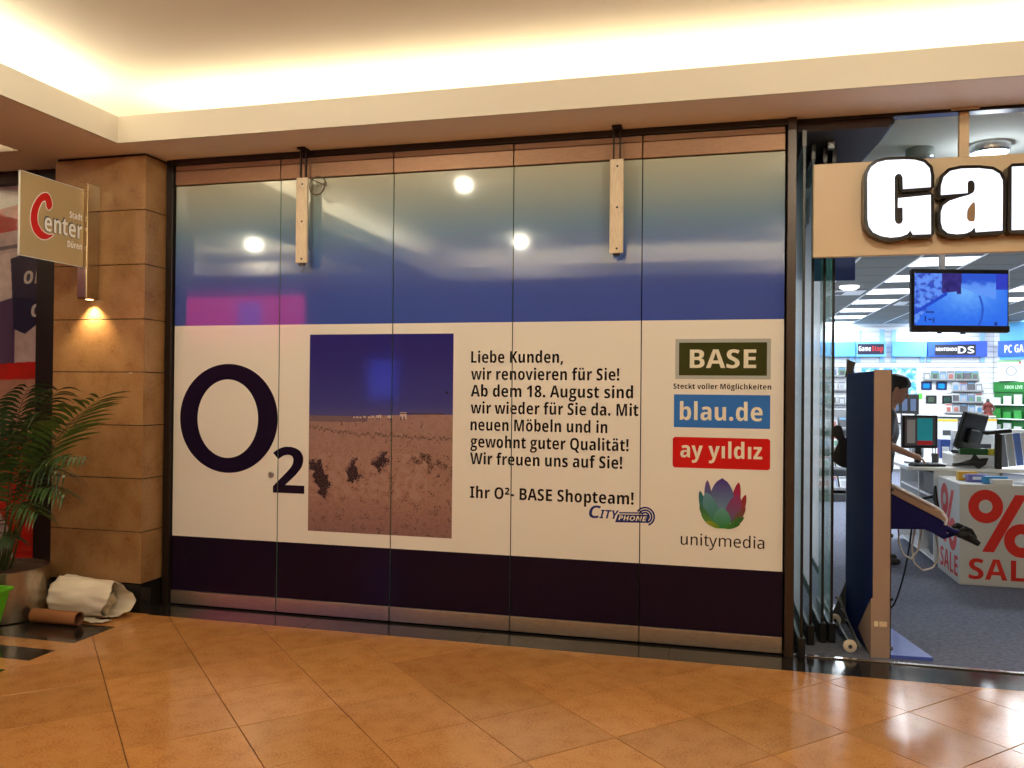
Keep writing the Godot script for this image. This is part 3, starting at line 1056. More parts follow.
func build_left_shop():
	var st = mb()
	span(st, Vector3(-13, 0, -0.16), Vector3(-4.0, SOFFIT, -0.09))
	struct_mesh("wall_back", st, mat(srgb(60, 48, 42), 0.7), "dark wall behind the poster window")
	st = mb()
	span(st, Vector3(-5.128, 0.0, -0.08), Vector3(-4.70, SOFFIT, 0.02), 0.003)
	struct_mesh("trim_4", st, mat(srgb(20, 16, 16), 0.35), "black jamb between the poster window and the pillar")
	st = mb()
	span(st, Vector3(-9.0, 3.175, -0.08), Vector3(-5.128, SOFFIT, 0.03), 0.003)
	struct_mesh("trim_5", st, M.trim_dark, "dark header above the poster window")
	st = mb()
	span(st, Vector3(-9.0, 0.0, -0.08), Vector3(-5.128, 0.06, 0.03), 0.003)
	struct_mesh("trim_6", st, M.trim_dark, "dark sill below the poster window")
	var t = thing("window_poster", "tall red, white and dark blue advertising poster in the window behind the palm", "poster")
	st = mb()
	for p in [[-6.2, 0.06, 0, 1], [-5.13, 3.175, 1, 0], [-5.13, 0.06, 1, 1], [-6.2, 0.06, 0, 1], [-6.2, 3.175, 0, 0], [-5.13, 3.175, 1, 0]]:
		st.set_normal(Vector3.BACK)
		st.set_uv(Vector2(p[2], p[3]))
		st.add_vertex(Vector3(p[0], p[1], -0.03))
	var m = mat(Color.WHITE, 0.35)
	m.albedo_texture = ImageTexture.create_from_image(poster_image())
	part(t, "printed_sheet", st.commit(), m)
	var white = mat(srgb(232, 224, 214), 0.4)
	flat_part(t, "lettering", fit(letters("or"), -5.30, -5.132, 2.40, 0.13, 0.15), white, -0.029)
	flat_part(t, "lettering", fit(letters("o"), -5.225, -5.132, 2.14, 0.13, 0.15), white, -0.029)
	st = mb()
	span(st, Vector3(-9.0, 0.06, -0.012), Vector3(-5.13, 3.175, -0.004))
	var g = struct_mesh("window_1", st, M.glass, "shop window pane in front of the poster")

func frond(parent, pts, leaf, pairs_n, bare, droop, tone, seed_value):
	rng.seed = seed_value
	var node = Node3D.new()
	node.name = "frond"
	parent.add_child(node, true)
	var cv = Curve3D.new()
	for k in pts.size():
		var tan = (pts[mini(k + 1, pts.size() - 1)] - pts[maxi(k - 1, 0)]) * 0.22
		cv.add_point(pts[k], -tan, tan)
	var len = cv.get_baked_length()
	var st = mb()
	var path = []
	var rad = []
	for k in 15:
		path.append(cv.sample_baked(len * k / 14.0))
		rad.append(lerpf(0.0075, 0.0015, k / 14.0))
	tube(st, path, rad, 6)
	part(node, "stem", st, mat(srgb(62, 74, 34), 0.5))
	var lf = mb()
	for k in pairs_n:
		var f: float = bare + (1.0 - bare) * (k + 0.5) / pairs_n
		var p = cv.sample_baked(len * f)
		var d = (cv.sample_baked(minf(len, len * f + 0.03)) - cv.sample_baked(len * f - 0.03)).normalized()
		var side = d.cross(Vector3.UP)
		side = side.normalized() if side.length() > 0.05 else Vector3.RIGHT
		var up = side.cross(d)
		var size: float = leaf * (0.55 + 0.45 * sin(PI * clampf((f - bare) / (1.0 - bare) * 0.85 + 0.12, 0, 1)))
		for sg in [-1.0, 1.0]:
			var dir: Vector3 = (side * sg * 0.85 + d * 0.62 + up * rng.randf_range(0.05, 0.3)).normalized()
			var L = size * rng.randf_range(0.85, 1.1)
			var v = rng.randf_range(0.75, 1.2)
			lf.set_color(Color(tone.r * v, tone.g * v, tone.b * v))
			var flat: Vector3 = dir.cross(up).normalized()
			var w = L * 0.034 + 0.003
			var prev_a = p
			var prev_b = p
			for s in range(1, 5):
				var q = s / 4.0
				var c = p + dir * L * q + Vector3.DOWN * droop * L * q * q * 1.15
				var ww: float = w * [0.9, 1.0, 0.7, 0.02][s - 1]
				var a = c + flat * ww
				var b = c - flat * ww
				var n = (a - b).cross(c - p).normalized()
				if s == 1: tri(lf, p, a, b)
				else: quad(lf, prev_b, prev_a, a, b)
				prev_a = a
				prev_b = b
	var m = vcol(0.42)
	m.backlight_enabled = true
	m.backlight = Color(0.10, 0.16, 0.03)
	m.cull_mode = BaseMaterial3D.CULL_DISABLED
	part(node, "leaflets", lf, m)

func build_left_things():
	var t = thing("potted_palm", "feathery green palm in a brushed steel cylinder planter beside the pillar", "potted plant", Vector3(-4.81, 0, 0.59))
	var st = mb()
	lathe(st, [[0.0, 0.0], [0.27, 0.0], [0.28, 0.008], [0.28, 0.343], [0.276, 0.347], [0.268, 0.347], [0.266, 0.30]], 56)
	var brushed = noise_image(256, 71, 0.02, 2, [[0.0, srgb(150, 136, 120)], [1.0, srgb(206, 192, 174)]], 0.09, 0.4, 8, 1)
	part(t, "steel_planter", st, textured(brushed, 0.27, Vector3(3, 1, 3), 0.95))
	st = mb()
	lathe(st, [[0.267, 0.312], [0.2, 0.324], [0.1, 0.33], [0.0, 0.333]], 32)
	part(t, "soil", st, textured(noise_image(128, 72, 0.2, 3, [[0.0, srgb(30, 18, 10)], [1.0, srgb(92, 60, 36)]]), 0.95, 4.0))
	var dark = Color(0.030, 0.058, 0.020)
	var mid = Color(0.045, 0.095, 0.022)
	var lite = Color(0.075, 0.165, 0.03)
	var b = Vector3(0, 0.32, 0)
	# frond paths in the planter's own space: foot, along, tip
	var P = [
		[[b + Vector3(0.00, 0, 0.02), Vector3(0.06, 0.95, 0.02), Vector3(0.14, 1.42, 0.03), Vector3(0.24, 1.60, 0.05)], 0.36, 19, 0.52, 0.55, dark],
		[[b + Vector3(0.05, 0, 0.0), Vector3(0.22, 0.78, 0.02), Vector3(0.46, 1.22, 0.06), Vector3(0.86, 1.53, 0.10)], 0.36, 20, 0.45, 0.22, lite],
		[[b + Vector3(0.06, 0, 0.05), Vector3(0.24, 0.72, 0.08), Vector3(0.48, 1.08, 0.14), Vector3(0.84, 1.14, 0.18)], 0.22, 18, 0.46, 0.55, mid],
		[[b + Vector3(0.02, 0, 0.08), Vector3(0.16, 0.70, 0.14), Vector3(0.30, 1.06, 0.20), Vector3(0.44, 1.26, 0.26)], 0.32, 15, 0.50, 0.75, mid],
		[[b + Vector3(0.05, 0, 0.06), Vector3(0.20, 0.62, 0.10), Vector3(0.42, 0.92, 0.14), Vector3(0.68, 0.90, 0.18)], 0.22, 16, 0.46, 0.65, mid],
		[[b + Vector3(-0.04, 0, 0.02), Vector3(-0.04, 0.9, 0.04), Vector3(-0.04, 1.25, 0.06), Vector3(0.02, 1.46, 0.10)], 0.34, 17, 0.48, 0.55, dark],
		[[b + Vector3(-0.05, 0, 0.05), Vector3(-0.16, 0.65, 0.10), Vector3(-0.30, 1.05, 0.14), Vector3(-0.50, 1.18, 0.18)], 0.28, 20, 0.45, 0.55, mid],
		[[b + Vector3(-0.02, 0, 0.08), Vector3(-0.06, 0.60, 0.16), Vector3(-0.04, 0.90, 0.24), Vector3(0.04, 0.98, 0.32)], 0.22, 16, 0.45, 0.75, dark],
		[[b + Vector3(0.0, 0, 0.10), Vector3(0.08, 0.44, 0.14), Vector3(0.17, 0.62, 0.17), Vector3(0.30, 0.58, 0.20)], 0.14, 14, 0.50, 0.6, dark],
		[[b + Vector3(0.04, 0, 0.02), Vector3(0.16, 0.66, 0.06), Vector3(0.34, 1.04, 0.10), Vector3(0.62, 1.02, 0.12)], 0.24, 17, 0.44, 0.7, dark],
		[[b + Vector3(0.03, 0, 0.07), Vector3(0.14, 0.56, 0.12), Vector3(0.30, 0.82, 0.18), Vector3(0.50, 0.76, 0.22)], 0.20, 15, 0.46, 0.6, mid],
		[[b + Vector3(0.0, 0, -0.02), Vector3(0.08, 0.90, -0.02), Vector3(0.20, 1.36, -0.04), Vector3(0.40, 1.58, -0.04)], 0.30, 18, 0.50, 0.5, dark],
		[[b + Vector3(-0.03, 0, 0.05), Vector3(-0.02, 0.70, 0.10), Vector3(0.02, 1.08, 0.16), Vector3(0.14, 1.22, 0.22)], 0.28, 17, 0.48, 0.65, mid],
		[[b + Vector3(-0.06, 0, 0.0), Vector3(-0.22, 0.7, -0.05), Vector3(-0.42, 1.15, -0.08), Vector3(-0.66, 1.32, -0.10)], 0.28, 20, 0.45, 0.5, mid],
		[[b + Vector3(0.02, 0, 0.03), Vector3(0.14, 0.86, 0.05), Vector3(0.28, 1.26, 0.08), Vector3(0.46, 1.42, 0.12)], 0.32, 17, 0.50, 0.6, dark]]
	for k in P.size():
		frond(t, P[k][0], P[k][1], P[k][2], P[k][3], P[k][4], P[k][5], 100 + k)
	build_sack()
	# green crate with two things in it
	t = thing("plastic_crate", "bright green plastic crate in front of the steel planter", "crate", Vector3(-4.65, 0, 1.08))
	st = mb()
	var lo = 0.115
	for q in [[Vector3(0, 0, 1), Vector3(1, 0, 0)], [Vector3(0, 0, -1), Vector3(-1, 0, 0)], [Vector3(1, 0, 0), Vector3(0, 0, -1)], [Vector3(-1, 0, 0), Vector3(0, 0, 1)]]:
		var n: Vector3 = q[0]
		var s: Vector3 = q[1]
		var hx = func(v): return Vector3(v.x * 1.7, v.y, v.z)
		for inner in [0.0, 0.008]:
			var d0: float = 0.105 - inner
			var d1: float = 0.145 - inner
			var a = hx.call(n * d0 - s * d0)
			var b2 = hx.call(n * d0 + s * d0)
			var c = hx.call(n * d1 + s * d1) + Vector3(0, 0.30, 0)
			var d = hx.call(n * d1 - s * d1) + Vector3(0, 0.30, 0)
			if inner == 0.0: quad(st, a, b2, c, d)
			else: quad(st, d, c, b2, a)
	span(st, Vector3(-0.178, 0, -0.105), Vector3(0.178, 0.01, 0.105))
	var green = mat(srgb(96, 186, 30), 0.4)
	part(t, "tub", st, green)
	st = mb()
	span(st, Vector3(-0.262, 0.288, 0.138), Vector3(0.262, 0.312, 0.158), 0.005)
	span(st, Vector3(-0.262, 0.288, -0.158), Vector3(0.262, 0.312, -0.138), 0.005)
	span(st, Vector3(0.242, 0.288, -0.14), Vector3(0.262, 0.312, 0.14), 0.005)
	span(st, Vector3(-0.262, 0.288, -0.14), Vector3(-0.242, 0.312, 0.14), 0.005)
	part(t, "rim", st, green)
	st = mb()
	lathe(st, [[0.0, -0.10], [0.04, -0.09], [0.05, 0.0], [0.045, 0.06], [0.03, 0.085], [0.0, 0.09]], 18)
	solo("red_bottle", st, mat(srgb(200, 24, 22), 0.4), "rounded red item poking out of the green crate", "container", "", Vector3(-4.62, 0.27, 1.08))
	st = mb()
	lathe(st, [[0.0, -0.10], [0.03, -0.09], [0.04, 0.0], [0.036, 0.05], [0.02, 0.07], [0.0, 0.072]], 18)
	solo("blue_bottle", st, mat(srgb(40, 60, 150), 0.4), "rounded blue item poking out of the green crate", "container", "", Vector3(-4.515, 0.26, 1.08))

func build_sack():
	# big crumpled white plastic sack lying on its side, mouth to the right
	var f = FastNoiseLite.new()
	f.seed = 15
	f.frequency = 3.0
	f.fractal_octaves = 2
	f.noise_type = FastNoiseLite.TYPE_SIMPLEX_SMOOTH
	var n = 46
	var m = 60
	var P = func(i, j, inner):
		var s = float(i) / n
		var a = TAU * j / m
		var x = -0.28 + 0.57 * s
		var ry = 0.142 * (1.0 - 0.16 * s) * sqrt(clampf(s * 7.0, 0.0, 1.0)) + 0.004
		var rz = 0.132 * sqrt(clampf(s * 7.0, 0.0, 1.0)) + 0.004
		var dir = Vector3(0, sin(a), cos(a))
		var crease = absf(f.get_noise_3d(x * 0.5, dir.y * 0.35, dir.z * 0.35)) * 0.030 + 0.004 * f.get_noise_3d(x * 2.0, dir.y * 0.8, dir.z * 0.8)
		var q = Vector3(x, 0.135 + dir.y * (ry - crease), dir.z * (rz - crease))
		if s > 0.9: # ragged mouth
			q.x += 0.05 * sin(a * 2.0 + 0.6) * (s - 0.9) * 10.0
		q.y = maxf(q.y, 0.004 + 0.004 * absf(dir.z))
		if inner: q = q.lerp(Vector3(q.x, 0.12, 0), 0.03)
		return q
	var t = thing("plastic_sack", "large crumpled white plastic sack lying at the foot of the pillar", "sack", Vector3(-4.285, 0, 0.435), -0.10)
	var st = mb()
	st.set_smooth_group(1)
	for i in n:
		for j in m:
			quad(st, P.call(i, j, false), P.call(i + 1, j, false), P.call(i + 1, j + 1, false), P.call(i, j + 1, false))
	for i in range(n / 2, n):
		for j in m:
			quad(st, P.call(i, j + 1, true), P.call(i + 1, j + 1, true), P.call(i + 1, j, true), P.call(i, j, true))
	var pl = mat(srgb(232, 218, 196), 0.28)
	part(t, "bag_skin", st, pl)
	# loose lip of the bag that lies on the floor and crumpled filling in its mouth
	st = mb()
	st.set_smooth_group(1)
	for i in 14:
		for j in 6:
			var L = func(a, b): return Vector3(-0.20 + 0.50 * a / 14.0, 0.012 + 0.016 * absf(f.get_noise_2d(a * 0.11, b * 0.13)) , 0.05 + 0.08 * b / 6.0 + 0.02 * sin(a * 0.7))
			quad(st, L.call(i, j + 1), L.call(i + 1, j + 1), L.call(i + 1, j), L.call(i, j))
	part(t, "loose_lip", st, pl)
	st = mb()
	st.set_smooth_group(1)
	for i in 16:
		for j in 20:
			var L = func(a, b):
				var th = PI * a / 16.0
				var ph = TAU * b / 20.0
				var d = Vector3(cos(th), sin(th) * sin(ph), sin(th) * cos(ph))
				return Vector3(0.16, 0.115, 0) + d * Vector3(0.06, 0.075, 0.09) * (1.0 + 0.7 * f.get_noise_3d(d.x * 0.5, d.y * 0.5, d.z * 0.5))
			quad(st, L.call(i, j), L.call(i, j + 1), L.call(i + 1, j + 1), L.call(i + 1, j))
	part(t, "filling", st, mat(srgb(206, 190, 158), 0.35))
	# cardboard tube lying beside the sack
	t = thing("cardboard_tube", "brown cardboard tube lying in front of the white sack", "tube", Vector3(-4.13, 0.048, 0.65), 0.02)
	st = mb()
	tube(st, [Vector3(-0.36, 0, 0), Vector3(0, 0, 0)], 0.046, 24, false)
	part(t, "tube_wall", st, mat(srgb(158, 100, 56), 0.7))
	st = mb()
	for k in 24:
		var a = TAU * k / 24
		var b = TAU * (k + 1) / 24
		var q = func(r, an, x): return Vector3(x, sin(an) * r, cos(an) * r)
		quad(st, q.call(0.046, b, 0.0), q.call(0.046, a, 0.0), q.call(0.040, a, 0.0), q.call(0.040, b, 0.0))
		quad(st, q.call(0.040, a, 0.0), q.call(0.040, a, -0.36), q.call(0.040, b, -0.36), q.call(0.040, b, 0.0))
		tri(st, Vector3(-0.36, 0, 0), q.call(0.045, a, -0.36), q.call(0.045, b, -0.36))
	part(t, "inner_wall", st, mat(srgb(120, 72, 42), 0.8))

# ------------------------------------------------------------------ the game shop
func build_shop_shell(panel_energy):
	var st = mb()
	span(st, Vector3(0.44, -0.2, -13.3), Vector3(9.2, 0.004, -0.03))
	struct_mesh("floor", st, M.carpet, "blue grey carpet of the game shop")
	st = mb()
	span(st, Vector3(0.45, 0.0, -0.03), Vector3(9.0, 0.008, -0.002), 0.001)
	struct_mesh("trim_7", st, M.chrome, "bright metal strip between granite and carpet")
	# walls
	st = mb()
	span(st, Vector3(0.30, 0, -13.3), Vector3(0.40, 3.4, -0.1))
	struct_mesh("wall_left", st, M.white, "side wall of the game shop behind the folded doors")
	st = mb()
	span(st, Vector3(9.0, 0, -13.3), Vector3(9.1, 3.4, -0.1))
	struct_mesh("wall_right", st, M.white, "right side wall of the game shop")
	var w = struct("wall_back", "white slat wall at the back of the game shop")
	st = mb()
	span(st, Vector3(0.3, 0, -13.3), Vector3(9.1, 3.4, -13.03))
	part(w, "backing", st, M.grey)
	st = mb()
	for k in 29:
		span(st, Vector3(0.4, 0.06 + k * 0.1045, -13.03), Vector3(5.32, 0.06 + k * 0.1045 + 0.097, -13.0), 0.004)
	part(w, "slats", st, M.white).set_meta("kind", "stuff")
	w = struct("wall_right", "angled slat wall in the right corner of the game shop")
	w.position = Vector3(5.32, 0, -13.0)
	w.rotation.y = -PI / 4
	st = mb()
	span(st, Vector3(0, 0, -0.1), Vector3(5.3, 3.06, -0.03))
	part(w, "backing", st, M.grey)
	st = mb()
	for k in 29:
		span(st, Vector3(0, 0.06 + k * 0.1045, -0.03), Vector3(5.3, 0.06 + k * 0.1045 + 0.097, 0.0), 0.004)
	part(w, "slats", st, M.white).set_meta("kind", "stuff")
	# ceilings: smooth in front, grid inside
	st = mb()
	span(st, Vector3(0.3, 3.262, -2.2), Vector3(9.1, 3.32, -0.05))
	struct_mesh("ceiling", st, M.front_ceiling, "smooth grey ceiling just inside the game shop")
	st = mb()
	span(st, Vector3(0.3, SHOP_CEIL, -2.2), Vector3(9.1, 3.40, -2.14))
	struct_mesh("trim_8", st, M.front_ceiling, "step between the two shop ceilings")
	var c = struct("ceiling", "grey tiled ceiling of the game shop")
	st = mb()
	span(st, Vector3(0.3, SHOP_CEIL + 0.012, -13.3), Vector3(9.1, SHOP_CEIL + 0.05, -2.2))
	part(c, "tile_plane", st, mat(srgb(96, 98, 96), 0.9))
	# grid bars and tiles
	for k in 15:
		st = mb()
		span(st, Vector3(0.844 + 0.607 * k - 0.012, SHOP_CEIL - 0.003, -13.0), Vector3(0.844 + 0.607 * k + 0.012, SHOP_CEIL + 0.012, -2.2), 0.001)
		part(c, "grid_bar", st, M.white)
	var tile = mb()
	span(tile, Vector3(-0.289, 0.0, -0.334), Vector3(0.289, 0.012, 0.334), 0.003)
	tile = mesh_of(tile)
	var lit = {}
	var zs = [-4.55, -5.92, -7.29, -8.66, -10.03, -11.40, -12.77]   # centre lines of the tile rows that carry lamps
	var n = 0
	for ix in 12:
		for iz in 16:
			var x = 0.844 + 0.607 * (ix + 0.5)
			var z = -2.49 - 0.685 * iz
			if z < -12.9: continue
			var has: bool = (ix == 2 or ix == 5 or ix == 8) and iz >= 3 and iz % 2 == 1
			if has:
				var t = thing("ceiling_light_panel", ["glowing square lamp in the shop ceiling, row beside the glass doors", "glowing square lamp in the shop ceiling, middle row", "glowing square lamp in the shop ceiling, right row"][(ix - 2) / 3], "ceiling light", Vector3(x, SHOP_CEIL, z), 0.0, ["lamps of the left ceiling row", "lamps of the middle ceiling row", "lamps of the right ceiling row"][(ix - 2) / 3])
				st = mb()
				span(st, Vector3(-0.289, -0.004, -0.334), Vector3(0.289, 0.012, -0.316), 0.002)
				span(st, Vector3(-0.289, -0.004, 0.316), Vector3(0.289, 0.012, 0.334), 0.002)
				part(t, "frame", st, M.white)
				st = mb()
				span(st, Vector3(-0.285, 0.0, -0.316), Vector3(0.285, 0.010, 0.316))
				part(t, "glowing_diffuser", st, glow(Color(0.95, 0.98, 1.0), 2.6))
				area_light("shop_ceiling_lamp", Vector3(x, SHOP_CEIL - 0.006, z), Vector3(-90, 0, 0), Vector2(0.55, 0.60), panel_energy, COOL)
			else:
				var o = part(c, "ceiling_tile", tile, M.shop_ceiling)
				o.position = Vector3(x, SHOP_CEIL, z)
	# round surface lamp and sensor ring just inside
	var t = thing("round_ceiling_lamp", "bright round surface lamp on the ceiling above the shop sign", "ceiling light", Vector3(1.735, 3.262, -0.78))
	st = mb()
	lathe(st, [[0.115, -0.055], [0.125, -0.045], [0.13, 0.0]], 32)
	part(t, "metal_rim", st, M.chrome)
	st = mb()
	lathe(st, [[0.0, -0.075], [0.06, -0.072], [0.105, -0.06], [0.115, -0.052]], 32)
	part(t, "glowing_dome", st, glow(Color(0.92, 0.98, 1.0), 5.0))
	var ol = OmniLight3D.new()
	ol.name = "round_ceiling_lamp_light"
	ol.position = Vector3(1.735, 3.15, -0.78)
	ol.light_energy = 0.25
	ol.light_color = COOL
	ol.light_size = 0.10
	ol.omni_range = 30.0
	ol.omni_attenuation = 2.0
	ol.shadow_enabled = true
	add_child(ol, true)
	t = thing("smoke_hood", "short round metal fitting on the ceiling left of the bright round lamp", "ceiling fitting", Vector3(1.31, 3.262, -0.78))
	st = mb()
	lathe(st, [[0.0, -0.07], [0.085, -0.07], [0.09, -0.06], [0.09, 0.0]], 28)
	part(t, "housing", st, mat(srgb(150, 158, 156), 0.25, 0.6))
	st = mb()
	lathe(st, [[0.05, -0.085], [0.06, -0.085], [0.06, -0.071]], 20)
	part(t, "dark_grille", st, M.dark_grey)
	# small round lamp deeper in the shop, near the glass
	t = thing("round_ceiling_lamp", "small round lamp on the tiled ceiling near the folded glass doors", "ceiling light", Vector3(1.70, SHOP_CEIL, -6.6))
	st = mb()
	lathe(st, [[0.0, -0.05], [0.08, -0.045], [0.12, -0.02], [0.125, 0.0]], 24)
	part(t, "glowing_dome", st, glow(Color(1, 1, 1), 5.0))
	# air outlets
	for q in [[3.0, -8.9, "square air outlet in the shop ceiling next to the row of lamps"], [1.72, -7.3, "square air outlet in the shop ceiling near the glass doors"]]:
		t = thing("air_outlet", q[2], "air vent", Vector3(q[0], SHOP_CEIL - 0.002, q[1]))
		st = mb()
		span(st, Vector3(-0.27, -0.012, -0.27), Vector3(0.27, 0.0, 0.27), 0.004)
		part(t, "frame", st, M.white)
		st = mb()
		span(st, Vector3(-0.12, -0.016, -0.16), Vector3(0.0, -0.0125, 0.16), 0.002)
		part(t, "slot", st, M.dark_grey)

func big_letter(parent, outer, hole, face_name):
	# black letter box with a glowing white face
	var grown = Geometry2D.offset_polygon(outer, 0.020, Geometry2D.JOIN_ROUND)[0]
	var node = Node3D.new()
	node.name = "letter"
	parent.add_child(node, true)
	var st = mb()
	prism(st, grown, -0.01, 0.085)
	part(node, "letter_box", st, mat(srgb(24, 18, 16), 0.2, 0.2))
	st = mb()
	prism(st, outer, 0.0851, 0.092)
	part(node, "glowing_face", st, glow(Color(0.88, 0.92, 1.0), 0.98))
	if hole != null:
		st = mb()
		prism(st, hole, 0.0921, 0.0935)
		part(node, "counter", st, mat(srgb(150, 118, 84), 0.4))

func tidy(poly):
	# drop points that nearly coincide
	var out = PackedVector2Array()
	for p in poly:
		if out.size() == 0 or out[-1].distance_to(p) > 0.004: out.append(p)
	return out

func build_shop_sign():
	var t = thing("shop_sign", "beige fascia board with large glowing white letters above the game shop entrance", "sign", Vector3(0, 0, 0.0))
	var st = mb()
	span(st, Vector3(0.548, 2.425, -0.04), Vector3(6.4, 2.992, 0.0), 0.004)
	part(t, "fascia_board", st, M.sign_board)
	var G = tidy(pairs([0.840, 2.866, 0.844, 2.902, 0.861, 2.936, 0.894, 2.960, 0.942, 2.970, 1.038, 2.969, 1.097, 2.963, 1.144, 2.946, 1.174, 2.912, 1.182, 2.867, 1.182, 2.801, 1.182, 2.800, 1.034, 2.797, 1.033, 2.797, 1.032, 2.866, 1.024, 2.883, 1.011, 2.889, 0.997, 2.883, 0.988, 2.867, 0.990, 2.618, 0.996, 2.600, 1.011, 2.591, 1.027, 2.597, 1.034, 2.614, 1.033, 2.690, 1.033, 2.691, 1.007, 2.689, 1.006, 2.689, 1.008, 2.744, 1.008, 2.745, 1.182, 2.755, 1.183, 2.755, 1.184, 2.528, 1.184, 2.527, 1.088, 2.528, 1.087, 2.528, 1.075, 2.554, 1.058, 2.532, 1.022, 2.519, 0.969, 2.515, 0.915, 2.527, 0.872, 2.551, 0.850, 2.585, 0.842, 2.631]))
	var A = tidy(pairs([1.236, 2.752, 1.236, 2.754, 1.237, 2.806, 1.250, 2.856, 1.284, 2.888, 1.342, 2.898, 1.433, 2.895, 1.502, 2.883, 1.538, 2.858, 1.554, 2.821, 1.556, 2.777, 1.555, 2.535, 1.554, 2.533, 1.419, 2.530, 1.417, 2.530, 1.413, 2.559, 1.395, 2.537, 1.367, 2.525, 1.321, 2.522, 1.274, 2.530, 1.246, 2.556, 1.237, 2.595, 1.237, 2.653, 1.248, 2.690, 1.279, 2.715, 1.331, 2.732, 1.383, 2.745, 1.407, 2.759, 1.413, 2.778, 1.413, 2.810, 1.405, 2.825, 1.393, 2.830, 1.379, 2.824, 1.374, 2.809, 1.375, 2.757, 1.375, 2.756]))
	var hole = smooth_poly(pairs([1.412, 2.699, 1.389, 2.684, 1.375, 2.659, 1.372, 2.632, 1.373, 2.609, 1.383, 2.594, 1.398, 2.592, 1.412, 2.601]), 3)
	var m = PackedVector2Array([Vector2(1.603, 2.535)])
	var mm = pairs([1.603, 2.535, 1.603, 2.894, 1.745, 2.894, 1.745, 2.870, 1.775, 2.892, 1.820, 2.900, 1.865, 2.892, 1.890, 2.866, 1.920, 2.892, 1.970, 2.900, 2.02, 2.89, 2.05, 2.86, 2.055, 2.82, 2.055, 2.535, 1.91, 2.535, 1.91, 2.79, 1.902, 2.805, 1.89, 2.80, 1.885, 2.785, 1.885, 2.535, 1.775, 2.535, 1.775, 2.79, 1.766, 2.805, 1.752, 2.80, 1.748, 2.785, 1.748, 2.535])
	big_letter(t, G, null, "G")
	big_letter(t, A, hole, "a")
	big_letter(t, mm, null, "m")
	area_light("shop_sign_face_lamp", Vector3(1.45, 2.72, 0.11), Vector3(0, 180, 0), Vector2(1.2, 0.35), 0.05, Color(0.92, 0.95, 1.0))
	# beige hanger posts
	for x in [1.383, 2.9, 4.4, 5.9]:
		st = mb()
		span(st, Vector3(x - 0.026, 2.99, -0.05), Vector3(x + 0.026, 3.262, -0.01), 0.002)
		span(st, Vector3(x - 0.075, 3.262, -0.08), Vector3(x + 0.075, 3.274, 0.02), 0.002)
		part(t, "hanger_post", st, M.sign_board)
	# head of the opening: dark track and brown board that turn in along the parked doors
	st = mb()
	span(st, Vector3(0.448, 3.255, -0.08), Vector3(9.0, SOFFIT, 0.0), 0.002)
	struct_mesh("trim_9", st, M.trim_dark, "dark ceiling track over the game shop entrance")
	t = thing("door_track_box", "dark brown track box above the parked glass doors", "door track", Vector3(0, 0, 0))
	st = mb()
	prism(st, [Vector2(0.46, 0.02), Vector2(0.98, 0.02), Vector2(0.98, 0.35), Vector2(0.86, 1.5), Vector2(0.46, 1.5)], 3.20, 3.258, Transform3D(Basis(Vector3(1, 0, 0), Vector3(0, 0, -1), Vector3(0, 1, 0)), Vector3.ZERO))
	part(t, "soffit_board", st, mat(srgb(56, 36, 30), 0.6))
	st = mb()
	tube(st, [Vector3(0.99, 3.235, -0.03), Vector3(0.985, 3.235, -0.3), Vector3(0.95, 3.235, -0.8), Vector3(0.87, 3.235, -1.5)], 0.022, 8)
	part(t, "curved_rail", st, M.black)
	st = mb()
	for k in 4: span(st, Vector3(0.49 + 0.07 * k, 3.195, -0.35 - 0.02 * k), Vector3(0.53 + 0.07 * k, 3.20, -0.30 - 0.02 * k), 0.004)
	part(t, "door_hangers", st, M.black)
	st = mb()
	span(st, Vector3(0.66, 3.15, -0.28), Vector3(0.70, 3.20, -0.24), 0.004)
	part(t, "bright_roller", st, M.alu)

func parked_door(x, z, label):
	var t = thing("parked_glass_door", label, "glass door", Vector3(x, 0, z), 0.0, "glass doors folded away behind the brown post")
	var st = mb()
	span(st, Vector3(-0.006, 0.11, -0.86), Vector3(0.006, 3.09, 0.0), 0.001)
	part(t, "pane", st, M.glass_green)
	st = mb()
	span(st, Vector3(-0.016, 0.012, -0.87), Vector3(0.016, 0.11, 0.006), 0.003)
	part(t, "bottom_rail", st, mat(srgb(96, 104, 100), 0.3, 0.7))
	st = mb()
	span(st, Vector3(-0.014, 3.09, -0.87), Vector3(0.014, 3.194, 0.006), 0.003)
	part(t, "top_rail", st, M.trim_dark)
	st = mb()
	span(st, Vector3(-0.008, 0.11, 0.0), Vector3(0.008, 3.09, 0.008), 0.001)
	part(t, "edge_seal", st, M.black)
	st = mb()
	span(st, Vector3(-0.022, 0.006, -0.03), Vector3(0.022, 0.13, 0.03), 0.004)
	part(t, "floor_bolt", st, M.black)

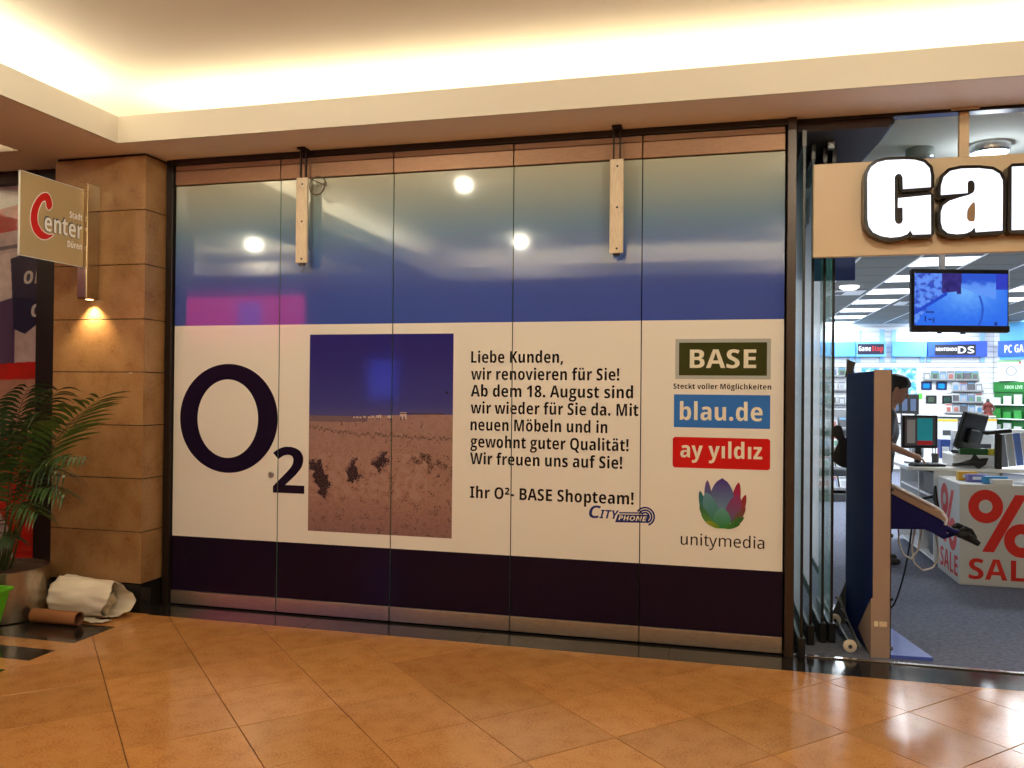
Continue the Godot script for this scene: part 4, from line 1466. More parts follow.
func build_kiosk():
	for q in [[0.492, 0.045, "parked glass door nearest to the brown post"], [0.575, -0.26, "second parked glass door from the brown post"], [0.655, -0.34, "third parked glass door from the brown post"], [0.712, -0.35, "parked glass door nearest to the blue stand"]]:
		parked_door(q[0], q[1], q[2])
	# tall demo stand
	var t = thing("demo_stand", "tall dark blue game demo stand with tan front edge at the shop entrance", "display stand", Vector3(0.963, 0.004, -0.1), 0.068)
	var st = mb()
	span(st, Vector3(-0.048, 0.0, -0.73), Vector3(0.046, 1.735, 0.0), 0.003)
	part(t, "blue_panel", st, M.blue_stand)
	st = mb()
	span(st, Vector3(-0.050, 0.0, 0.001), Vector3(0.047, 1.742, 0.014), 0.002)
	part(t, "tan_edge", st, M.tan_edge)
	st = mb()
	prism(st, [Vector2(0.012, 0.0), Vector2(-0.33, 0.085), Vector2(0.012, 0.36)], -0.012, 0.0, Transform3D(Basis(Vector3(0, 0, 1), Vector3(0, 1, 0), Vector3(-1, 0, 0)), Vector3(-0.060, 0, 0)))
	part(t, "tan_gusset", st, M.tan_edge)
	st = mb()
	span(st, Vector3(0.047, 0.0, -0.01), Vector3(0.053, 1.742, 0.012), 0.001)
	part(t, "black_edging", st, M.black)
	for y in [1.02, 0.74, 0.62, 0.36, 0.06]:
		st = mb()
		lathe(st, [[0.0, -0.014], [0.010, -0.010], [0.014, 0.0], [0.010, 0.010], [0.0, 0.014]], 12)
		var kn = part(t, "knob", st, M.black)
		kn.position = Vector3(0.054, y, 0.004)
	# printed stickers on the tan edge
	flat_part(t, "sticker", poly_tris([Vector2(-0.043, 0.335 - 0.145), Vector2(-0.020, 0.19), Vector2(-0.020, 0.222), Vector2(-0.043, 0.222)]), mat(srgb(240, 224, 190), 0.5), 0.0146)
	flat_part(t, "sticker", poly_tris([Vector2(-0.014, 0.19), Vector2(0.030, 0.19), Vector2(0.030, 0.222), Vector2(-0.014, 0.222)]), mat(srgb(226, 200, 164), 0.5), 0.0146)
	# rear gusset in dark grey and blue foot plate on the right
	st = mb()
	prism(st, [Vector2(0.0, 0.0), Vector2(-0.16, 0.0), Vector2(0.0, 0.42)], -0.74, -0.725)
	part(t, "rear_gusset", st, M.dark_grey)
	st = mb()
	prism(st, [Vector2(0.05, -0.01), Vector2(0.29, -0.01), Vector2(0.19, 0.80), Vector2(0.05, 0.80)], 0.0, 0.022, Transform3D(Basis(Vector3(1, 0, 0), Vector3(0, 0, -1), Vector3(0, 1, 0)), Vector3.ZERO))
	part(t, "foot_plate", st, mat(srgb(74, 96, 190), 0.5))
	# sloping console shelf with two tethered controllers
	var navy = mat(srgb(26, 26, 84), 0.6, 0.0, 0.25)
	st = mb()
	prism(st, [Vector2(0.05, 1.0), Vector2(0.41, 0.812), Vector2(0.445, 0.78), Vector2(0.44, 0.70), Vector2(0.31, 0.748), Vector2(0.05, 0.74)], -0.52, -0.24)
	part(t, "console_shelf", st, navy)
	st = mb()
	prism(st, [Vector2(0.05, 1.055), Vector2(0.40, 0.872), Vector2(0.435, 0.84), Vector2(0.44, 0.80), Vector2(0.41, 0.813), Vector2(0.05, 1.001)], -0.53, -0.23)
	part(t, "shelf_top", st, mat(srgb(150, 126, 112), 0.5, 0.0, 0.3))
	st = mb()
	tube(st, [Vector3(0.05, 1.058, -0.225), Vector3(0.37, 0.892, -0.225), Vector3(0.41, 0.865, -0.23), Vector3(0.44, 0.82, -0.235), Vector3(0.435, 0.78, -0.24)], 0.010, 8)
	part(t, "white_edging", st, mat(srgb(206, 208, 220), 0.4))
	for k in 2:
		st = mb()
		var z = -0.30 - 0.14 * k
		tube(st, [Vector3(0.43, 0.765 - 0.05 * k, z), Vector3(0.49, 0.735 - 0.06 * k, z), Vector3(0.55, 0.725 - 0.03 * k, z)], [0.022, 0.018, 0.012], 8)
		part(t, "tether", st, navy)
		st = mb()
		var px = 0.54
		lathe(st, [[0.0, -0.025], [0.035, -0.02], [0.045, 0.0], [0.035, 0.02], [0.0, 0.026]], 14, Vector3(px + 0.02, 0.715, z))
		tube(st, [Vector3(px + 0.02, 0.715, z), Vector3(px + 0.065, 0.69, z + 0.01), Vector3(px + 0.105, 0.66, z + 0.015)], [0.03, 0.026, 0.016], 10)
		tube(st, [Vector3(px + 0.0, 0.735, z), Vector3(px + 0.03, 0.752, z), Vector3(px + 0.065, 0.735, z - 0.02), Vector3(px + 0.10, 0.69, z - 0.03)], [0.014, 0.018, 0.02, 0.012], 8)
		part(t, "controller", st, M.rubber)
	for q in [[[Vector3(0.197, 0.745, -0.38), Vector3(0.20, 0.63, -0.38), Vector3(0.233, 0.555, -0.39), Vector3(0.28, 0.53, -0.40), Vector3(0.32, 0.585, -0.40), Vector3(0.345, 0.735, -0.40)], srgb(206, 202, 190)], [[Vector3(0.304, 0.745, -0.40), Vector3(0.287, 0.60, -0.41), Vector3(0.304, 0.50, -0.42), Vector3(0.363, 0.45, -0.44), Vector3(0.428, 0.465, -0.46), Vector3(0.476, 0.53, -0.48), Vector3(0.45, 0.71, -0.48)], srgb(210, 206, 194)], [[Vector3(0.30, 0.745, -0.45), Vector3(0.29, 0.45, -0.55), Vector3(0.30, 0.12, -0.86), Vector3(0.25, 0.012, -0.95), Vector3(0.16, 0.010, -0.88), Vector3(0.06, 0.010, -0.74)], srgb(20, 20, 22)]]:
		var cv = Curve3D.new()
		for k in q[0].size():
			var tn = (q[0][mini(k + 1, q[0].size() - 1)] - q[0][maxi(k - 1, 0)]) * 0.2
			cv.add_point(q[0][k], -tn, tn)
		var pts = []
		for k in 29: pts.append(cv.sample_baked(cv.get_baked_length() * k / 28.0))
		st = mb()
		tube(st, pts, 0.006, 6)
		part(t, "cable", st, mat(q[1], 0.5))
	# folded trolley beside it
	t = thing("folding_trolley", "small folded wire trolley with pale wheels leaning beside the blue stand", "trolley", Vector3(0.805, 0.004, -0.13), 0.0)
	for q in [[-0.01, -0.02], [-0.02, -0.62]]:
		st = mb()
		lathe(st, [[0.0, -0.012], [0.018, -0.014], [0.034, -0.012], [0.040, -0.006], [0.040, 0.006], [0.034, 0.012], [0.018, 0.014], [0.0, 0.012]], 20)
		var wh = part(t, "wheel", st, mat(srgb(216, 200, 180), 0.5))
		wh.position = Vector3(q[0], 0.041, q[1])
		wh.rotation.x = PI / 2
		st = mb()
		lathe(st, [[0.0, -0.02], [0.012, -0.02], [0.012, 0.02], [0.0, 0.02]], 12)
		part(wh, "hub", st, M.dark_grey)
	st = mb()
	tube(st, [Vector3(-0.01, 0.041, -0.62), Vector3(0.0, 0.041, -0.02)], 0.007, 8)
	for k in 6:
		var f = k / 5.0
		tube(st, [Vector3(0.055 - 0.02 * f, 0.03, -0.05 - 0.06 * f), Vector3(-0.035 + 0.02 * f, 0.25, -0.30 - 0.10 * f)], 0.004, 6)
	for k in 5:
		var f = k / 4.0
		var a = Vector3(0.055 - 0.09 * f, 0.03 + 0.22 * f, -0.05 - 0.25 * f)
		tube(st, [a, a + Vector3(-0.01, 0, -0.09)], 0.004, 6)
	tube(st, [Vector3(-0.035, 0.25, -0.30), Vector3(-0.05, 0.275, -0.31), Vector3(-0.062, 0.262, -0.31)], 0.006, 6)
	part(t, "wire_frame", st, mat(srgb(150, 150, 152), 0.3, 0.7))
	# plastic guitar standing behind the blue stand
	t = thing("guitar_controller", "black guitar-shaped controller standing behind the blue stand", "guitar", Vector3(0.925, 0.0, -1.15))
	st = mb()
	var body = smooth_poly([Vector2(-0.10, 1.36), Vector2(-0.115, 1.30), Vector2(-0.075, 1.25), Vector2(-0.10, 1.18), Vector2(-0.11, 1.11), Vector2(-0.04, 1.06), Vector2(0.06, 1.07), Vector2(0.12, 1.13), Vector2(0.09, 1.22), Vector2(0.11, 1.30), Vector2(0.08, 1.36), Vector2(0.03, 1.28), Vector2(-0.03, 1.28), Vector2(-0.055, 1.36)], 4)
	prism(st, body, -0.02, 0.02)
	part(t, "body", st, M.black)
	st = mb()
	span(st, Vector3(-0.02, 1.27, -0.012), Vector3(0.02, 1.72, 0.014), 0.004)
	part(t, "neck", st, M.black)
	st = mb()
	prism(st, [Vector2(-0.03, 1.72), Vector2(0.038, 1.735), Vector2(0.026, 1.775), Vector2(0.042, 1.825), Vector2(-0.018, 1.852), Vector2(-0.02, 1.78)], -0.012, 0.014)
	part(t, "headstock", st, mat(srgb(44, 30, 24), 0.4))
	st = mb()
	span(st, Vector3(-0.012, 0.0, -0.05), Vector3(0.012, 1.12, -0.025), 0.003)
	span(st, Vector3(-0.14, 0.0, -0.15), Vector3(0.14, 0.02, 0.08), 0.004)
	part(t, "stand", st, M.black)
	# hanging blue board near the ceiling
	st = mb()
	span(st, Vector3(0.50, 2.487, -1.62), Vector3(1.027, 3.262, -1.59), 0.003)
	solo("hanging_board", st, mat(srgb(34, 58, 118), 0.5), "plain dark blue board hanging from the ceiling behind the folded glass doors", "board")

const ORDER := ["leftmost", "second", "third", "fourth", "fifth", "sixth", "seventh", "eighth", "ninth", "tenth"]
var case_meshes := []
func make_cases():
	rng.seed = 321
	var tones = [Color(0.10, 0.14, 0.30), Color(0.45, 0.47, 0.5), Color(0.05, 0.05, 0.06), Color(0.30, 0.32, 0.36), Color(0.55, 0.55, 0.55), Color(0.10, 0.25, 0.45), Color(0.30, 0.08, 0.06), Color(0.15, 0.17, 0.2), Color(0.6, 0.62, 0.66), Color(0.08, 0.2, 0.12)]
	for k in 14:
		var st = mb()
		var c1: Color = tones[k % tones.size()]
		var c2: Color = tones[rng.randi() % tones.size()]
		var c3: Color = tones[rng.randi() % tones.size()]
		st.set_color(Color(0.62, 0.64, 0.66) if k % 3 else c1)
		span(st, Vector3(-0.066, 0.0, -0.008), Vector3(0.066, 0.19, 0.006), 0.002)
		st.set_color(c1); span(st, Vector3(-0.060, 0.006, 0.006), Vector3(0.060, 0.184, 0.0068))
		st.set_color(c2); span(st, Vector3(-0.060, 0.15, 0.0068), Vector3(0.060, 0.184, 0.0074))
		st.set_color(c3); span(st, Vector3(-0.04, 0.03, 0.0068), Vector3(0.04, 0.12, 0.0074))
		st.set_color(Color(0.7, 0.7, 0.7)); span(st, Vector3(-0.05, 0.012, 0.0068), Vector3(0.05, 0.024, 0.0074))
		case_meshes.append(mesh_of(st))

func shelf_row(base, turn, length, count, label, group, shelf_label, tilt = 0.0, size = 1.0):
	# one shelf board with a row of game cases on it; base = left end of the board against the wall
	var b = Basis(Vector3.UP, turn)
	var st = mb()
	span(st, Vector3(0, -0.018, 0), Vector3(length, 0, 0.11), 0.003)
	span(st, Vector3(0, -0.018, 0.10), Vector3(length, 0.03, 0.11), 0.002)
	solo("wall_shelf", st, mat(srgb(150, 152, 156), 0.3, 0.3), shelf_label, "shelf", "", base, turn)
	for k in count:
		var o = MeshInstance3D.new()
		o.name = numbered("game_case")
		o.mesh = case_meshes[rng.randi() % case_meshes.size()]
		o.material_override = M.case_print
		add_child(o)
		o.transform = Transform3D(b * Basis(Vector3.RIGHT, -0.12 - tilt).scaled(Vector3.ONE * size), base + b * Vector3(length * (k + 0.5) / count, 0.002, 0.062))
		tag(o, ORDER[k] + " " + label, "game case", group)

func header_box(x0, x1, color, label):
	var t = thing("header_box", label, "sign", Vector3(x0, 2.36, -12.96))
	var st = mb()
	span(st, Vector3(0, 0, -0.03), Vector3(x1 - x0, 0.31, 0.12), 0.004)
	part(t, "sign_face", st, mat(color, 0.35))
	for x in [0.05, x1 - x0 - 0.05]:
		st = mb()
		span(st, Vector3(x - 0.045, -0.11, -0.03), Vector3(x + 0.045, 0.56, -0.005), 0.003)
		part(t, "bracket", st, mat(srgb(150, 196, 232), 0.3))
	return t

func build_shop_goods():
	make_cases()
	header_box(1.2, 2.72, srgb(90, 172, 236), "light blue header sign at the left end of the back wall")
	var t = header_box(2.74, 3.30, srgb(120, 196, 244), "light blue header with a small dark plate in white and red lettering")
	var st = mb()
	span(st, Vector3(0.02, 0.05, 0.12), Vector3(0.52, 0.26, 0.135), 0.003)
	part(t, "dark_plate", st, mat(srgb(28, 26, 58), 0.4))
	flat_part(t, "lettering", fit(letters("Game"), 0.04, 0.27, 0.115, 0.10), mat(srgb(245, 245, 245), 0.4), 0.1365)
	flat_part(t, "lettering", fit(letters("Stop"), 0.29, 0.50, 0.115, 0.10), mat(srgb(214, 40, 46), 0.4), 0.1365)
	header_box(3.42, 4.06, srgb(104, 184, 244), "plain light blue header sign between the two lettered ones")
	t = header_box(4.08, 5.16, srgb(38, 84, 200), "blue header sign with a black plate in white lettering below the television")
	st = mb()
	span(st, Vector3(0.13, 0.03, 0.12), Vector3(0.87, 0.24, 0.135), 0.003)
	part(t, "dark_plate", st, mat(srgb(18, 22, 40), 0.4))
	var w = mat(srgb(240, 240, 244), 0.4)
	flat_part(t, "lettering", fit(letters("NINTENDO"), 0.145, 0.53, 0.115, 0.062), w, 0.1365)
	flat_part(t, "lettering", fit(letters("DS"), 0.545, 0.84, 0.065, 0.135), w, 0.1365)
	# rows right of the blue poster
	shelf_row(Vector3(4.02, 1.885, -12.99), 0, 1.02, 7, "small game case from the left on the top back-wall shelf below the blue header", "cases on the top back-wall shelf", "top shelf of the back wall below the blue header")
	shelf_row(Vector3(4.55, 1.665, -12.99), 0, 0.56, 4, "small game case from the left on the second back-wall shelf", "cases on the second back-wall shelf", "second shelf of the back wall")
	shelf_row(Vector3(4.55, 1.44, -12.99), 0, 0.56, 4, "small game case from the left on the third back-wall shelf", "cases on the third back-wall shelf", "third shelf of the back wall")
	shelf_row(Vector3(4.42, 1.225, -12.99), 0, 0.70, 5, "small game case from the left on the lowest back-wall shelf", "cases on the lowest back-wall shelf", "lowest shelf of the back wall")
	# left part, seen past the stand
	for q in [[1.9, 1.95, "topmost"], [1.9, 1.66, "second"], [1.9, 1.37, "third"], [1.9, 1.08, "fourth"]]:
		shelf_row(Vector3(1.3, q[1], -12.99), 0, 1.45, 8, "game case from the left on the %s shelf behind the folded glass doors" % q[2], "cases on the %s shelf behind the glass doors" % q[2], "%s shelf behind the folded glass doors" % q[2])
	# hanging packs
	var packs = [[3.99, 1.69, srgb(20, 130, 220), "bright blue blister pack hanging on the slat wall, left one"], [4.27, 1.69, srgb(24, 140, 226), "bright blue blister pack hanging on the slat wall, right one"], [4.08, 1.41, srgb(70, 84, 70), "dark blister pack hanging on the slat wall, left one"], [4.38, 1.41, srgb(40, 66, 58), "dark blister pack hanging on the slat wall, right one"]]
	for q in packs:
		t = thing("blister_pack", q[3], "pack", Vector3(q[0], q[1], -12.985))
		st = mb()
		span(st, Vector3(0, 0, 0), Vector3(0.20, 0.17, 0.012), 0.003)
		part(t, "card", st, mat(srgb(20, 40, 84) if q[1] > 1.5 else srgb(24, 26, 26), 0.4))
		st = mb()
		span(st, Vector3(0.03, 0.03, 0.012), Vector3(0.15, 0.13, 0.045), 0.01)
		part(t, "blister", st, mat(q[2], 0.2))
	t = thing("blister_pack", "white and green pack hanging on the slat wall beside the black rack", "pack", Vector3(3.92, 1.40, -12.985))
	st = mb()
	span(st, Vector3(0, 0, 0), Vector3(0.10, 0.26, 0.03), 0.004)
	part(t, "card", st, M.white)
	st = mb()
	span(st, Vector3(0.01, 0.10, 0.03), Vector3(0.09, 0.22, 0.034), 0.002)
	part(t, "blister", st, mat(srgb(90, 200, 70), 0.4))
	# light blue wall poster with pale clouds
	st = mb()
	span(st, Vector3(2.86, 1.55, -12.985), Vector3(3.90, 2.13, -12.97), 0.002)
	var sky = noise_image(256, 81, 0.02, 4, [[0.0, srgb(40, 130, 214)], [0.45, srgb(90, 180, 236)], [0.62, srgb(180, 222, 246)], [1.0, srgb(244, 250, 252)]])
	solo("wall_poster", st, textured(sky, 0.4, 1.3), "light blue cloudy poster on the back wall behind the man", "poster")
	# black rack with white cards below the poster
	t = thing("display_rack", "black display rack with white price cards behind the man", "rack", Vector3(3.40, 1.0, -12.95))
	st = mb()
	span(st, Vector3(0, 0.0, -0.03), Vector3(0.53, 0.60, 0.08), 0.006)
	part(t, "body", st, M.black)
	for k in 3:
		st = mb()
		span(st, Vector3(0.05 + 0.16 * k, 0.26, 0.08), Vector3(0.15 + 0.16 * k, 0.50, 0.09), 0.002)
		part(t, "card", st, mat(srgb(70, 84, 110), 0.4))
	st = mb()
	span(st, Vector3(0.02, 0.02, 0.08), Vector3(0.18, 0.20, 0.10), 0.002)
	span(st, Vector3(0.21, 0.02, 0.08), Vector3(0.44, 0.20, 0.10), 0.002)
	part(t, "price_card", st, M.white)
	# shelf with console boxes
	st = mb()
	span(st, Vector3(3.9, 1.165, -13.0), Vector3(5.25, 1.19, -12.6), 0.004)
	solo("console_shelf", st, M.white, "long white shelf above the console boxes on the back wall", "shelf")
	st = mb()
	span(st, Vector3(3.9, 0.0, -12.99), Vector3(5.0, 0.62, -12.45), 0.006)
	solo("low_cabinet", st, M.white, "low white cabinet under the console boxes at the back wall", "cabinet")
	var boxes = [[3.95, 0.20, 0.44, srgb(190, 194, 198), srgb(70, 130, 50), "white box with a green strip at the left end of the cabinet"], [4.20, 0.36, 0.50, srgb(196, 198, 200), srgb(206, 180, 56), "white console box with a yellow top on the cabinet"], [4.60, 0.32, 0.46, srgb(180, 184, 190), srgb(60, 66, 78), "white console box with a dark picture on the cabinet"], [4.93, 0.32, 0.52, srgb(200, 202, 202), srgb(216, 166, 40), "large white box with an orange strip on top, at the right end of the cabinet"]]
	for q in boxes:
		t = thing("console_box", q[5], "box", Vector3(q[0], 0.62, -12.55))
		st = mb()
		span(st, Vector3(0, 0, -0.3), Vector3(q[1], q[2], 0.0), 0.004)
		part(t, "carton", st, mat(q[3], 0.4))
		st = mb()
		span(st, Vector3(0.0, q[2] - 0.05, 0.0), Vector3(q[1], q[2] - 0.005, 0.003))
		part(t, "printed_strip", st, mat(q[4], 0.4))
		st = mb()
		span(st, Vector3(q[1] * 0.25, q[2] * 0.35, 0.0), Vector3(q[1] * 0.8, q[2] * 0.55, 0.003))
		part(t, "printed_picture", st, M.dark_grey)
	# brown figurine on the shelf
	t = thing("figurine", "small dark red figurine standing on the long white shelf", "figurine", Vector3(5.14, 1.19, -12.72))
	st = mb()
	lathe(st, [[0.0, 0.0], [0.11, 0.0], [0.10, 0.02], [0.07, 0.06], [0.065, 0.16], [0.085, 0.22], [0.05, 0.26], [0.0, 0.27]], 14)
	part(t, "cloak", st, mat(srgb(104, 38, 30), 0.6))
	st = mb()
	lathe(st, [[0.0, 0.25], [0.03, 0.265], [0.034, 0.295], [0.02, 0.325], [0.0, 0.33]], 12)
	part(t, "head", st, M.dark_grey)
	for k in [-1, 1]:
		st = mb()
		tube(st, [Vector3(0.07 * k, 0.22, 0.0), Vector3(0.10 * k, 0.13, 0.04), Vector3(0.06 * k, 0.08, 0.07)], [0.022, 0.018, 0.012], 8)
		part(t, "arm", st, mat(srgb(90, 34, 28), 0.6))
	# angled wall on the right: green section, console carton, lettered header
	var d = Basis(Vector3.UP, -PI / 4)
	var o = Vector3(5.32, 0, -13.0)
	t = thing("green_display", "green wall display with shelves of white and green packs at the right edge", "display", o + d * Vector3(0.02, 0, 0.0), -PI / 4)
	st = mb()
	span(st, Vector3(0, 0.55, 0.0), Vector3(1.6, 1.66, 0.02), 0.003)
	part(t, "back_board", st, mat(srgb(30, 110, 44), 0.45))
	st = mb()
	span(st, Vector3(0, 1.66, 0.0), Vector3(1.6, 1.86, 0.05), 0.004)
	part(t, "header", st, mat(srgb(26, 118, 44), 0.45))
	flat_part(t, "lettering", fit(letters("XBOX LIVE"), 0.22, 0.56, 1.725, 0.065), mat(srgb(190, 226, 190), 0.5), 0.051)
	for y in [1.42, 1.14, 0.86, 0.58]:
		st = mb()
		span(st, Vector3(0, y - 0.02, 0.0), Vector3(1.6, y, 0.14), 0.003)
		part(t, "shelf", st, M.white)
	var k2 = 0
	var cols = [srgb(200, 204, 204), srgb(50, 140, 60), srgb(190, 194, 192), srgb(176, 140, 90), srgb(104, 50, 42), srgb(70, 80, 80)]
	for y in [1.42, 1.14, 0.86, 0.58]:
		for q in 5:
			st = mb()
			span(st, Vector3(-0.07, 0.0, -0.02), Vector3(0.07, 0.13 + 0.03 * ((k2 * 7) % 3), 0.02), 0.003)
			solo("gift_pack", st, mat(cols[(k2 * 5 + q) % cols.size()], 0.4), ORDER[q] + " small pack from the left on the %s shelf of the green wall display" % ["top", "second", "third", "lowest"][k2 / 5], "pack", "packs on the green wall display", o + d * Vector3(0.12 + 0.2 * q, y + 0.001, 0.09), -PI / 4)
			k2 += 1
	t = thing("console_carton", "white cubic carton with a round picture hanging on the slat wall", "box", o + d * Vector3(0.10, 1.88, 0.02), -PI / 4 + 0.5)
	st = mb()
	span(st, Vector3(0, 0, -0.02), Vector3(0.42, 0.40, 0.18), 0.006)
	part(t, "carton", st, M.white_gloss)
	st = mb()
	span(st, Vector3(0, 0.372, 0.18), Vector3(0.42, 0.398, 0.183))
	part(t, "green_strip", st, mat(srgb(70, 170, 80), 0.4))
	flat_part(t, "round_picture", ring_tris(ellipse(0.22, 0.19, 0.10, 0.10, 32), ellipse(0.22, 0.19, 0.07, 0.07, 32)), mat(srgb(150, 156, 158), 0.4), 0.182)
	flat_part(t, "red_badge", poly_tris(ellipse(0.37, 0.35, 0.025, 0.02, 16)), M.ink_red, 0.184)
	t = thing("corner_sign", "bright blue corner sign with white lettering beside the television", "sign", o + d * Vector3(0.14, 2.30, 0.05), -PI / 4)
	st = mb()
	span(st, Vector3(0, 0.0, -0.03), Vector3(2.2, 0.72, 0.0), 0.004)
	part(t, "light_blue_board", st, mat(srgb(100, 190, 242), 0.4))
	st = mb()
	span(st, Vector3(0, 0.06, 0.0), Vector3(2.2, 0.36, 0.06), 0.004)
	part(t, "blue_plate", st, mat(srgb(34, 92, 206), 0.4))
	flat_part(t, "lettering", fit(letters("PC GAMES"), 0.13, 0.74, 0.13, 0.15), w, 0.062)
	# floor rack with game cases at the left, turned a little
	t = thing("game_rack", "low sloping floor rack full of game cases seen past the blue stand", "rack", Vector3(0.75, 0.0, -7.9), 0.20)
	st = mb()
	span(st, Vector3(0, 0.0, -0.4), Vector3(1.6, 0.12, 0.42), 0.006)
	part(t, "plinth", st, M.dark_grey)
	st = mb()
	span(st, Vector3(0, 0.12, -0.4), Vector3(1.6, 1.35, -0.33), 0.004)
	part(t, "back_panel", st, M.grey)
	for k in 4:
		st = mb()
		span(st, Vector3(0.0, 0.16 + 0.29 * k, -0.33), Vector3(1.6, 0.18 + 0.29 * k, 0.36 - 0.16 * k), 0.003)
		span(st, Vector3(0.0, 0.16 + 0.29 * k, 0.35 - 0.16 * k), Vector3(1.6, 0.21 + 0.29 * k, 0.36 - 0.16 * k), 0.002)
		part(t, "shelf", st, M.grey)
	var rb = Basis(Vector3.UP, 0.20)
	for k in 4:
		for q in 10:
			var c = MeshInstance3D.new()
			c.name = numbered("game_case")
			c.mesh = case_meshes[rng.randi() % case_meshes.size()]
			c.material_override = M.case_print
			add_child(c)
			c.transform = Transform3D(rb * Basis(Vector3.RIGHT, -0.45), Vector3(0.75, 0, -7.9) + rb * Vector3(0.08 + 0.16 * q, 0.185 + 0.29 * k, 0.30 - 0.16 * k))
			tag(c, ORDER[q] + " game case from the left on the %s shelf of the floor rack" % ["lowest", "second", "third", "top"][k], "game case", "cases on the %s shelf of the floor rack" % ["lowest", "second", "third", "top"][k])

func tv_image():
	var w = 200
	var h = 112
	var im = Image.create(w, h, false, Image.FORMAT_RGB8)
	var f = FastNoiseLite.new()
	f.seed = 4
	f.frequency = 0.06
	f.fractal_octaves = 3
	for y in h:
		for x in w:
			var n = f.get_noise_2d(x, y)
			var c = srgb(70, 130, 236)
			var ridge = 32.0 + 0.0085 * pow(absf(x - 98.0), 2.0)
			if y < ridge and x < 98: # snowy wood on the left
				c = srgb(96, 146, 244).lerp(srgb(44, 72, 190), smoothstep(-0.2, 0.5, n + 0.06 * sin(x * 1.3) * sin(y * 0.9)))
			elif x >= 98 and y < 30 + (x - 98) * 0.32 and x < 175: # dark slope behind
				c = srgb(40, 84, 206).lerp(srgb(96, 150, 246), smoothstep(12, 30, y + 8.0 * n))
			elif x >= 175 and y < 34: c = srgb(46, 60, 190)
			else:
				c = srgb(44, 110, 236).lerp(srgb(110, 176, 252), smoothstep(112, 30, y + 14 * n) * clampf(1.1 - absf(x - 110) / 90.0, 0, 1))
			if x > 58 and x < 100 - (y - 20) * 0.02 and y < 42 - (x - 58) * 0.12 + (6 if x > 90 else 0): c = srgb(34, 30, 104).lerp(srgb(60, 46, 130), clampf(n + 0.5, 0, 1)) # fence banner
			if absf(y - (84 - (x - 2) * 0.62)) < 4 and x < 70: c = srgb(30, 70, 200)
			if absf(x - (146 - pow((y - 78) / 30.0, 2) * 7.0)) < 2.2 and y > 46: c = srgb(40, 86, 200) # ski track
			im.set_pixel(x, y, c)
	for q in [[24, 82, 18, 3], [22, 92, 3, 12], [40, 96, 3, 10], [30, 98, 8, 3], [172, 104, 6, 7]]:
		im.fill_rect(Rect2i(q[0], q[1], q[2], q[3]), srgb(34, 52, 140))
	return im

func percent_sale(parent, x0, w, z):
	# red percent sign above the word
	var s: float = w / 0.42
	var c = func(x, y): return Vector2(x0 + x * s, y)
	for q in [[0.126, 0.664], [0.396, 0.390]]:
		flat_part(parent, "percent_ring", ring_tris(ellipse(x0 + q[0] * s, q[1], 0.143 * s * 0.92, 0.140, 40), ellipse(x0 + q[0] * s, q[1], 0.056 * s * 0.92, 0.056, 40)), M.red_print, z)
	flat_part(parent, "percent_slash", poly_tris([c.call(0.10, 0.285), c.call(0.19, 0.285), c.call(0.435, 0.768), c.call(0.345, 0.768)]), M.red_print, z)
	flat_part(parent, "lettering", fit(letters("SALE"), x0 + 0.0 * s, x0 + 0.56 * s, 0.055, 0.170), M.red_print, z)

